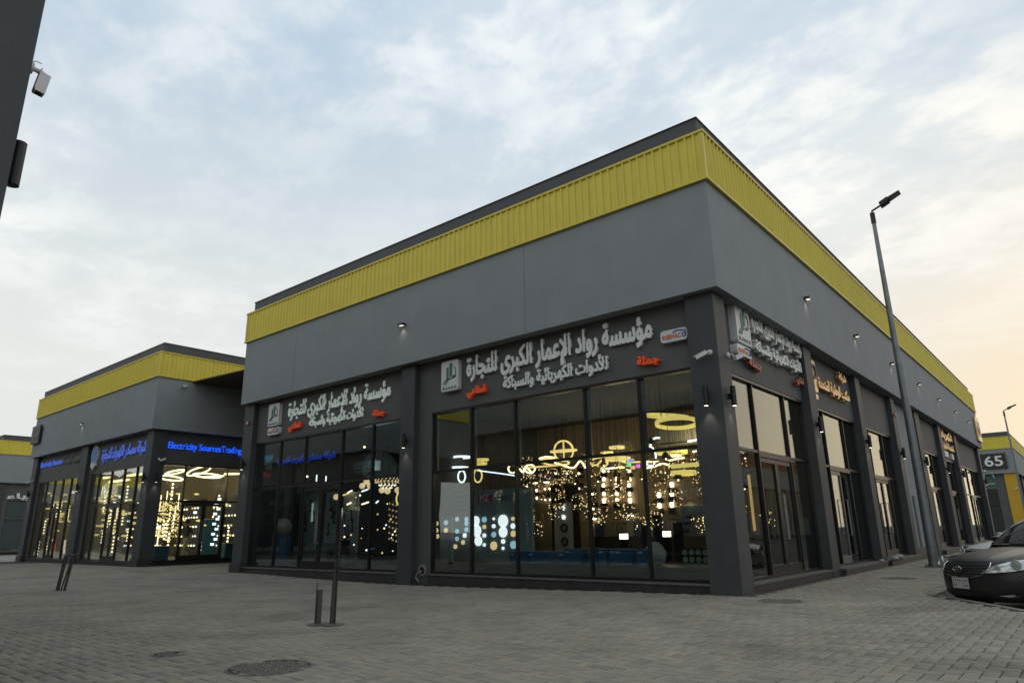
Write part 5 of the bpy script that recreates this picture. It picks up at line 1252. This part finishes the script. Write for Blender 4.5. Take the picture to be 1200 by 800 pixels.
# left front shop: dim with a cool light
lamp_light(-9.6, 3.0, 2.8, 12, (1, .82, .6)); lamp_light(-12.0, 2.6, 2.9, 18, (.8, .95, 1), .5)
panel_g = mat('sample_panel', (.36, .40, .40), .5)
for x0, x1, z1, lb in ((-15.1, -14.2, 1.95, 'pale panel with black shower fittings left of the door'), (-13.85, -13.15, 1.95, 'pale panel with taps behind the left door leaf'), (-12.95, -12.25, 1.9, 'pale panel behind the right door leaf')):
    t = thing('sample_panel', lb, 'display board', ((x0+x1)/2, 2.1, 0)); part('panel', MB().box((x0-x1)/2, (x1-x0)/2, 0, .06, .3, z1+.3), panel_g, t)
    for k in range(5):
        q = random.uniform((x0-x1)/2+.12, (x1-x0)/2-.12); z = random.uniform(1.1, 2.0); mb = MB(); mb.tube([(q, -.03, z), (q+.03, -.09, z+.1), (q+.02, -.05, z-.22)], .016, 5); mb.sphere((q, -.05, z-.25), .04, 8, 5); part('fitting', mb, black_m, t)
    part('drawer', MB().box((x0-x1)/2+.05, (x1-x0)/2-.1, -.3, 0, .12, .75), mat('cabinet_grey', (.18, .21, .22), .5), t)
for k, (u, v, lb) in enumerate(((372, 640, 'cool upright strip low behind the left door leaf'), (386, 648, 'cool upright strip low behind the right door leaf'), (366, 600, 'pale strip beside the left door leaf'))):
    p = at_y(u, v, 2.0); tag(part('stick_lamp', MB().box(-.03, .03, -.02, .02, -.28, .28), emis('dim_cool_strip', (.6, .85, .7), .40), None, loc=p), lb, 'lamp')
for k in range(26):
    p = at_y(random.uniform(402, 464), random.uniform(578, 655), random.uniform(1.2, 2.4)); mb = MB(); mb.sphere((0, 0, 0), random.uniform(.012, .03), 6, 4)
    tag(part('glass_bead', mb, (E_warm2, E_white, E_warm)[k % 3], None, loc=p), 'tiny glowing bead lamp in the right half of the left front bay', 'lamp', 'bead lamps in the left front bay')
for i, x in enumerate((-11.2, -11.02, -10.86)):
    p = at_y((399, 404.5, 410)[i], 607, 2.4); tag(part('tube_lamp', MB().cyl((0, 0), .045, -.30 if i < 2 else -.18, .30, 10), emis('cool_tube', (.75, .9, 1), 1.9), None, loc=p), 'upright white tube lamp, %s of three right of the door' % ('left one', 'middle one', 'short right one')[i], 'lamp')
p = at_y(454, 566, 1.6); t = thing('chandelier', 'tiered crystal chandelier behind the right pane of the left front bay', 'ceiling lamp', p)
for k, (r, z) in enumerate(((.40, .10), (.32, .03), (.22, -.05), (.12, -.12))):
    mb = MB()
    for q in range(int(r*60)): a = q*2*math.pi/int(r*60); mb.sphere((r*math.cos(a), r*math.sin(a), z), .022, 6, 4)
    part('crystal_tier', mb, emis('crystal_glow', (1, .72, .42), .9) if k < 2 else emis('crystal_core', (1, .88, .7), 2.0), t)
cords(t, [(0, 0, .1)], 4.28-p.z)
GB = thing('globe_pendant', 'p', 'ceiling lamp'); mb = MB(); mb.sphere((0, 0, 0), .085, 14, 8); part('globe', mb, emis('frosted_globe', (1, .72, .42), .95), GB, True); part('cord', MB().tube([(0, 0, .08), (0, 0, 1.5)], .004, 3, cap=False), black_m, GB)
for i, (u, v, lb) in enumerate(((424.5, 569, 'frosted globe lamp at the left of the cluster right of the door'), (429.5, 564, 'frosted globe lamp at the top of the cluster right of the door'), (433.5, 569, 'frosted globe lamp at the right of the cluster by the mullion'), (394, 582, 'single frosted globe lamp behind the right door leaf'), (466, 574, 'frosted globe lamp beside the middle pillar'), (447.5, 574, 'globe lamp under the left of the chandelier'), (454, 575, 'globe lamp under the middle of the chandelier'))):
    o = GB if i == 0 else copy_tree(GB); place(o, at_y(u, v, 1.7), 0, lb)
for u, v, w_, m, lb in ((427.5, 574.5, .28, E_white, 'bright flat lamp under the globe cluster'), (410, 576, .20, E_warm2, 'flat lamp at the transom right of the door'), (428, 589.5, .30, E_warm2, 'long flat lamp below the globe cluster'), (409, 590, .18, E_warm2, 'short flat lamp lower right of the door'), (404, 579.5, .34, E_warm, 'thin long lamp by the right door jamb'), (442, 588, .1, E_white, 'small cool lamp beside the mullion')):
    p = at_y(u, v, 2.0); tag(part('bar_lamp', MB().tube([(-w_/2, 0, -.02), (w_/2, 0, .03)], .022, 6), m, None, loc=p), lb, 'lamp')
for u, v, h_, lb in ((371, 560, .10, 'upper left'), (382, 560.5, .08, 'upper right')): p = at_y(u, v, 2.0); tag(part('stick_lamp', MB().cyl((0, 0), .022, -h_, h_, 6), E_white, None, loc=p), 'short cool stick lamp over the door, %s one' % lb, 'lamp')
for u, v, lb in ((345, 561, 'tiny round lamp over the transom, left one'), (360, 558, 'tiny round lamp over the transom, right one'), (313, 583, 'tiny yellow lamp low behind the leftmost pane'), (427, 523.5, 'tiny white ceiling spot high in the fourth pane')): p = at_y(u, v, 2.2); mb = MB(); mb.sphere((0, 0, 0), .03, 8, 5); tag(part('small_lamp', mb, E_hot, None, loc=p), lb, 'lamp')
p = at_y(468, 584, 1.7); tag(part('crescent_lamp', MB().tube([(.12*math.cos(a), 0, .16*math.sin(a)) for a in np.linspace(.9, 4.6, 12)], .022, 6), E_warm, None, loc=p), 'curled warm lamp beside the middle pillar', 'lamp')
p = at_y(320, 600, 1.4); t = thing('ladder', 'grey step ladder behind the leftmost pane', 'ladder', (p.x, 1.4, .12))
for s_ in (-1, 1): part('rail', MB().tube([(s_*.26, 0, 0), (s_*.14, .1, 2.0)], .022, 6), galv, t)
for k in range(6): part('rung', MB().box(-.25+.02*k, .25-.02*k, .01+.015*k, .07+.015*k, .25+k*.3, .28+k*.3), galv, t)
t = thing('water_bottle_rack', 'rack with a white sack on blue crates behind the leftmost pane', 'rack', (-14.55, 1.1, .12))
for k in range(3): part('crate', MB().box(-.22, .22, -.2, .2, k*.3, k*.3+.28), bluebox, t)
mb = MB(); mb.sphere((.05, 0, 1.12), .26, 14, 8); part('sack', mb, bagm, t, True)
for x, lb in ((-12.2, 'small black chair behind the left door leaf'), (-11.0, 'small black chair behind the right door leaf')):
    t = thing('chair', lb, 'chair', (x, 1.5, .12)); part('seat', MB().box(-.2, .2, -.2, .2, .36, .40), black_m, t); part('backrest', MB().box(-.2, .2, .17, .2, .42, .72), black_m, t)
    for a in (-.17, .17):
        for b_ in (-.17, .17): part('leg', MB().cyl((a, b_), .012, 0, .36, 6), black_m, t)
t = thing('dark_cabinet', 'tall black cabinet hung with goods in the fourth pane', 'cabinet', (-11.0, 3.0, .12)); part('case', MB().box(-.9, .55, 0, .5, 0, 2.0), black_m, t)
for k in range(10): mb = MB(); mb.sphere((-.8+k*.14, -.05, 1.2+.6*math.sin(k*1.7)), .035, 6, 4); part('hanging_item', mb, mat('brassy', (.4, .26, .12), .35, metal=.7), t)
t = thing('crystal_strings', 'slanting strings of amber glass beads beside the middle pillar', 'ceiling lamp', at_y(461, 610, 1.5))
for k in range(3):
    mb = MB()
    for q in range(7): mb.sphere((-.18+k*.14+q*.02-.1*(q/7), 0, .45-q*.15-k*.03), .026, 6, 4)
    part('bead_string', mb, emis('amber_bead', (1, .6, .3), .45), t)
p = at_y(426, 546, 2.6); t = thing('air_conditioner', 'grey wall air conditioner high in the fourth pane of the left front bay', 'air conditioner', p); part('case', MB().box(-.5, .5, 0, .25, -.15, .15), mat('ac_case2', (.22, .24, .25), .5), t); part('slat', MB().box(-.45, .45, -.006, 0, -.12, -.09), black_m, t)
# lettering and badge added inside the upper panes in place of a reflection
p = at_y(358, 537, .62); t = sign('blue lit Arabic lettering standing in for a reflection in the upper panes of the left front bay', p); lettering(t, T5, 2.9, .26, 0, 0, emis('blue_reflection_letters', (.02, .10, .9), .28), .02, .03)
p = at_y(315.5, 538, .66); t = thing('badge_sign', 'small blue badge standing in for a reflection in the leftmost upper pane', 'sign', p); part('disc', MB().prism([(.21*math.cos(a), .12+.21*math.sin(a)) for a in np.linspace(math.pi, 2*math.pi, 13)], 'y', -.02, 0), mat('badge_reflection', (.03, .16, .30), .5, emit=(.05, .3, .55), emit_str=.25), t); part('ribbon', MB().box(-.18, .18, -.02, 0, -.30, -.12), mat('badge_ribbon', (.3, .33, .3), .5), t)
p = at_y(313, 556, .66); t = sign('dim red Arabic word standing in for a reflection in the leftmost upper pane', p); lettering(t, arabic('جرافة'), .50, .20, 0, 0, mat('dim_red', (.15, .03, .02), .5, emit=(.5, .06, .02), emit_str=.15), .02)

# shop in the left building: crowded with warm lamps
for x, y, e in ((-25.0, 2.4, 40), (-28.5, 2.6, 50), (-32.5, 2.6, 50), (-34.8, 3.0, 40), (-25.5, 4.6, 30)): lamp_light(x, y, 3.3, e, (1, .80, .50), .35)
STR_P = []
for kind in range(4):
    t = thing('pendant_lamp', 'p', 'ceiling lamp'); mb = MB()
    if kind == 0:
        for q in range(5): mb.sphere((0, 0, -q*.14), .045, 8, 5)
        part('bulb', mb, E_warm2, t)
    elif kind == 1: mb.cyl((0, 0), .025, -.45, .25, 6); part('light_tube', mb, E_warm2, t)
    elif kind == 2: mb.lathe([(.06, .03), (.11, 0), (.10, -.03), (.02, -.05)], n=10); part('bulb', mb, E_warm, t)
    else: mb.cyl((0, 0), .07, -.05, .05, 10); part('drum', mb, E_white, t)
    part('cord', MB().tube([(0, 0, .02), (0, 0, .9)], .004, 3, cap=False), black_m, t); STR_P.append(t)
names_ = ('string of warm bulbs hanging in the left building shop', 'upright warm light tube hanging in the left building shop', 'small warm dish lamp hanging in the left building shop', 'cool white drum lamp hanging in the left building shop')
groups_ = ('bulb strings in the left shop', 'light tubes in the left shop', 'dish lamps in the left shop', 'drum lamps in the left shop')
used = [False]*4
def left_lamp(k, x, y, z):
    o = copy_tree(STR_P[k]) if used[k] else STR_P[k]; used[k] = True; place(o, (x, y, z), 0, names_[k], groups_[k])
rr_ = random.Random(11)
for i in range(100):
    x = rr_.uniform(-36.0, -23.2); y = rr_.uniform(1.0, 5.4); k = rr_.choices(range(4), (4, 1, 8, 2))[0]; left_lamp(k, x, y, rr_.uniform(1.0, 2.9) if k in (0, 1) else rr_.uniform(1.3, 3.0))
for i in range(80): left_lamp(rr_.choices((0, 2, 2, 3), (5, 4, 4, 1))[0], rr_.uniform(-36.0, -22.9), rr_.uniform(.62, 1.6), rr_.uniform(.8, 3.3))
for i in range(22): left_lamp(rr_.choice((2, 2, 0)), rr_.uniform(-25.0, -23.2), rr_.uniform(.9, 1.9), rr_.uniform(.9, 2.4))
for i in range(10): left_lamp(3, -23.6-i*.0, 3.55+.12*(i % 2), .7+i*.2)
def lring(x, y, z, r, label, tilt, az=.4):
    t = thing('ring_lamp', label, 'ceiling lamp', (x, y, z)); pts = ring_pts(r, 28, tilt, az); part('light_ring', MB().tube(pts, .035, 6, closed=True), E_warm2, t); cords(t, [pts[0], pts[10], pts[19]], 4.28-z)
p = at_x(218, 556, -24.2)
for u, v, r, ti, lb in ((205, 553, .36, .35, 'left tilted'), (233, 551.5, .46, .5, 'large tilted'), (250, 558, .40, .12, 'flat right'), (272, 555, .30, .05, 'far right'), (243, 557, .55, -.1, 'wide low'), (200, 560, .45, -.15, 'low left')):
    q = at_x(u, v, -24.3); lring(q.x, q.y, q.z, r, lb+' glowing ring lamp over the doors of the left building lane shop', ti)
for u, v, lb in ((118, 560, 'first'), (140, 563, 'second'), (160, 556, 'third'), (60, 590, 'fourth'), (78, 588, 'fifth')):
    q = at_y(u, v, 2.2); lring(q.x, q.y, q.z, .42, 'warm ring lamp in the left building front, '+{'first': 'left part of right bay', 'second': 'middle of right bay', 'third': 'next to corner pillar', 'fourth': 'left part of left bay', 'fifth': 'right part of left bay'}[lb], .2)
for k in range(7):
    x = -35.3+k*1.75; t = thing('lamp_rack', ['dark lamp rack at the far left end of the left building shop', 'dark lamp rack second from the far left end of the shop', 'dark lamp rack third from the left behind the left bay', 'dark lamp rack in the middle behind the two front bays', 'dark lamp rack behind the left part of the right bay', 'dark lamp rack behind the right part of the right bay', 'dark lamp rack behind the lane doors'][k], 'rack', (x, 4.9+(k % 2)*.3, .12))
    part('case', MB().box(-.55, .55, 0, .3, 0, 2.6), mat('rack_dark', (.05, .05, .05), .7), t)
    for a in range(4):
        mb = MB()
        for b_ in range(5):
            if rr_.random() < .8: mb.sphere((-.4+a*.27, -.05, .5+b_*.42), .045, 6, 4)
        part('lamp_column', mb, rr_.choice((E_warm2, E_warm, E_white)), t)
blue_c = mat('blue_cabinet', (.02, .13, .20), .5)
for x, y, w_, h_, lb in ((-22.95, 1.2, .5, .55, 'low blue cabinet behind the left lane pane'), (-22.95, 4.1, .9, .6, 'low blue cabinet right of the lane doors'), (-25.6, 4.3, .6, 1.6, 'tall pale blue stand behind the lane doors')):
    t = thing('cabinet', lb, 'cabinet', (x, y, .12)); part('case', MB().box(-.25, .25, -w_/2, w_/2, 0, h_), blue_c, t); part('top', MB().box(-.27, .27, -w_/2-.01, w_/2+.01, h_+.001, h_+.03), board_w, t)
# beaded light curtain left of the lane doors
t = thing('light_curtain', 'slanting curtain of golden light strings left of the lane doors', 'ceiling lamp', (-23.8, 1.7, .9))
for k in range(12):
    mb = MB()
    for q in range(10): mb.sphere((0, -.45+k*.085+.012*q, 1.45-q*.14-.03*(k % 3)), .026, 6, 4)
    part('bead_string', mb, E_warm, t)
for u, c, h_, lb in ((39.5, (.1, .9, .3), .22, 'leaning green stick lamp at the foot of the far left bay'), (63, (1, .10, .10), .26, 'upright red stick lamp at the foot of the far left bay'), (75.5, (1, .75, .6), .28, 'leaning pink and white stick lamp by the middle pillar')):
    p = at_y(u, {39.5: 640, 63: 643.5, 75.5: 640}[u], .75); mb = MB(); tl = {39.5: .12, 63: 0, 75.5: .12}[u]; mb.tube([(tl*-.5, 0, h_), (tl*.5, 0, -h_)], .045, 8); tag(part('stick_lamp', mb, emis('stick_%d' % int(u), c, 1.3), None, loc=p), lb, 'lamp')
# ceiling dots
for i, (x, y) in enumerate([(-23.4-a*.9, 1.1+b_*.75) for a in range(5) for b_ in range(5)]):
    tag(part('ceiling_spot', MB().box(-.12, .12, -.05, .05, 0, .06), black_m, None, loc=(x+random.uniform(-.2, .2), y+random.uniform(-.2, .2), 4.22)), 'small black spot on the pale ceiling of the lane shop', 'ceiling lamp', 'ceiling spots in the lane shop')

# side shops along the right face
lamp_light(-1.6, 2.6, 2.9, 3, (1, .8, .5))
for z0, z1, y, x, lb in ((1.05, 2.05, 1.75, -1.3, 'tall amber tube lamp inside the first side shop'),):
    p = at_x(880.5, 585, -1.2); tag(part('tube_lamp', MB().cyl((0, 0), .03, -.62, .5, 8), emis('amber_tube', (1, .55, .2), .9), None, loc=p), lb, 'lamp')
for i, (u, v, l_, lb) in enumerate(((984, 570, .55, 'left'), (987.5, 562, .45, 'right'), (986, 590, .5, 'lower'))):
    p = at_x(u, v, -1.6); tag(part('tube_lamp', MB().cyl((0, 0), .05, -l_, l_, 8), E_white, None, loc=p), 'bright white tube lamp in the open doorway of the second side shop, %s one' % lb, 'lamp')
p = at_x(992, 587, -1.8); mb = MB(); mb.sphere((0, 0, 0), .09, 10, 6); tag(part('small_lamp', mb, E_white, None, loc=p), 'round cool lamp beside the tubes in the open doorway', 'lamp')
p = at_x(993, 630, -1.8); tag(part('bar_lamp', MB().box(-.03, .03, -.25, .25, -.03, .03), E_warm2, None, loc=p), 'small warm lamp low inside the open doorway', 'lamp')
lamp_light(-1.8, 7.3, 2.5, 8, (.85, .93, 1))
for u, v, lb in ((877, 527, 'short warm ceiling bar behind the narrow first side pane'), (903, 525.5, 'warm ceiling bar behind the wide side pane')): p = at_x(u, v, -1.4); tag(part('bar_lamp', MB().box(-.03, .03, -.2, .2, -.02, .02), E_warm2, None, loc=p), lb, 'lamp')

# person walking inside the lane shop
def person(loc, rz, label):
    t = thing('person', label, 'person', loc, rz)
    J = dict(pel=(0, 0, .93), w=(0, 0, 1.08), ch=(.02, 0, 1.28), nk=(.03, 0, 1.46), hd=(.05, 0, 1.55), ht=(.05, 0, 1.70), lh=(0, .09, .90), lk=(.16, .10, .50), la=(.26, .10, .09), lt=(.42, .11, .03), rh=(0, -.09, .90), rk=(.0, -.10, .49), ra=(-.24, -.10, .13), rt=(-.12, -.11, .03),
             ls=(.02, .19, 1.40), le=(-.08, .24, 1.13), lw=(.02, .25, .90), lf=(.05, .25, .80), rs=(.02, -.19, 1.40), re=(.06, -.24, 1.13), rw=(.24, -.22, .98), rf=(.31, -.21, .93))
    rad = dict(pel=.15, w=.135, ch=.165, nk=.058, hd=.085, ht=.07, lh=.10, lk=.062, la=.045, lt=.035, rh=.10, rk=.062, ra=.045, rt=.035, ls=.07, le=.048, lw=.033, lf=.035, rs=.07, re=.048, rw=.033, rf=.035)
    ks = list(J); E_ = [('pel', 'w'), ('w', 'ch'), ('ch', 'nk'), ('nk', 'hd'), ('hd', 'ht'), ('pel', 'lh'), ('lh', 'lk'), ('lk', 'la'), ('la', 'lt'), ('pel', 'rh'), ('rh', 'rk'), ('rk', 'ra'), ('ra', 'rt'), ('ch', 'ls'), ('ls', 'le'), ('le', 'lw'), ('lw', 'lf'), ('ch', 'rs'), ('rs', 're'), ('re', 'rw'), ('rw', 'rf')]
    for hnd in ('lf', 'rf'):
        b = Vector(J[hnd])
        for k in range(5):
            q = hnd+str(k); dx = (.065, .085, .09, .08, .06)[k]; J[q] = tuple(b+Vector((.03 if k else .05, (k-2)*.018, -dx if k else -.03))); rad[q] = .0085; E_.append((hnd, q)); ks.append(q)
    me = bpy.data.meshes.new('body'); me.from_pydata([J[k] for k in ks], [(ks.index(a), ks.index(b)) for a, b in E_], [])
    o = bpy.data.objects.new('tmp', me); COL.objects.link(o); sk = o.modifiers.new('s', 'SKIN'); sb = o.modifiers.new('u', 'SUBSURF'); sb.levels = sb.render_levels = 1
    for i, k in enumerate(ks): me.skin_vertices[0].data[i].radius = (rad[k], rad[k]*(.8 if k in ('pel', 'w', 'ch') else 1)); me.skin_vertices[0].data[i].use_root = (k == 'pel')
    dg = bpy.context.evaluated_depsgraph_get(); dg.update(); m2 = bpy.data.meshes.new_from_object(o.evaluated_get(dg)); bpy.data.objects.remove(o)
    m2.materials.clear()
    for m in (mat('skin', (.30, .17, .11), .6), mat('dark_shirt', (.03, .035, .05), .8), mat('pale_trousers', (.45, .42, .36), .8), mat('shoes', (.05, .04, .03), .6)): m2.materials.append(m)
    for p in m2.polygons:
        c = p.center; p.use_smooth = True
        p.material_index = 0 if (c.z > 1.46 or (abs(c.y) > .19 and c.z < 1.15)) else 1 if c.z > .98 else 2 if c.z > .10 else 3
    for v in m2.vertices: v.co /= K
    m2.name = 'body'; b = link('body', m2, t)
    s_ = 1/K; mb = MB(); mb.sphere((.035*s_, 0, 1.655*s_), .108*s_, 14, 8); mb.v = [(x, y*.82, z+.015) for x, y, z in mb.v]; part('hair', mb, mat('black_hair', (.012, .010, .009), .8), t, True)
    mb = MB(); mb.box(.135*s_, .142*s_, -.02*s_, .02*s_, 1.555*s_, 1.565*s_); mb.box(.125*s_, .155*s_, -.012*s_, .012*s_, 1.585*s_, 1.62*s_); part('face', mb, mat('skin', (.3, .17, .11)), t)
    return t
person((-23.75, 2.55, .12), R_(-75), 'person in a dark shirt and pale trousers walking inside the lane shop')

# ------------------------------------------------------------------ from layout units to metres
bpy.context.view_layer.update()
seen = set(); S4 = Matrix.Scale(K, 4)
for o in scene.objects:
    if o is cam: continue
    o.location = o.location*K
    if o.type == 'MESH' and o.data.name not in seen: seen.add(o.data.name); o.data.transform(S4)
    elif o.type == 'LIGHT' and o.data.type != 'SUN' and o.data.name not in seen: seen.add(o.data.name); o.data.energy *= K*K; o.data.shadow_soft_size *= K
# keep every camera-independent name unique suffixes only
scene.render.film_transparent = False
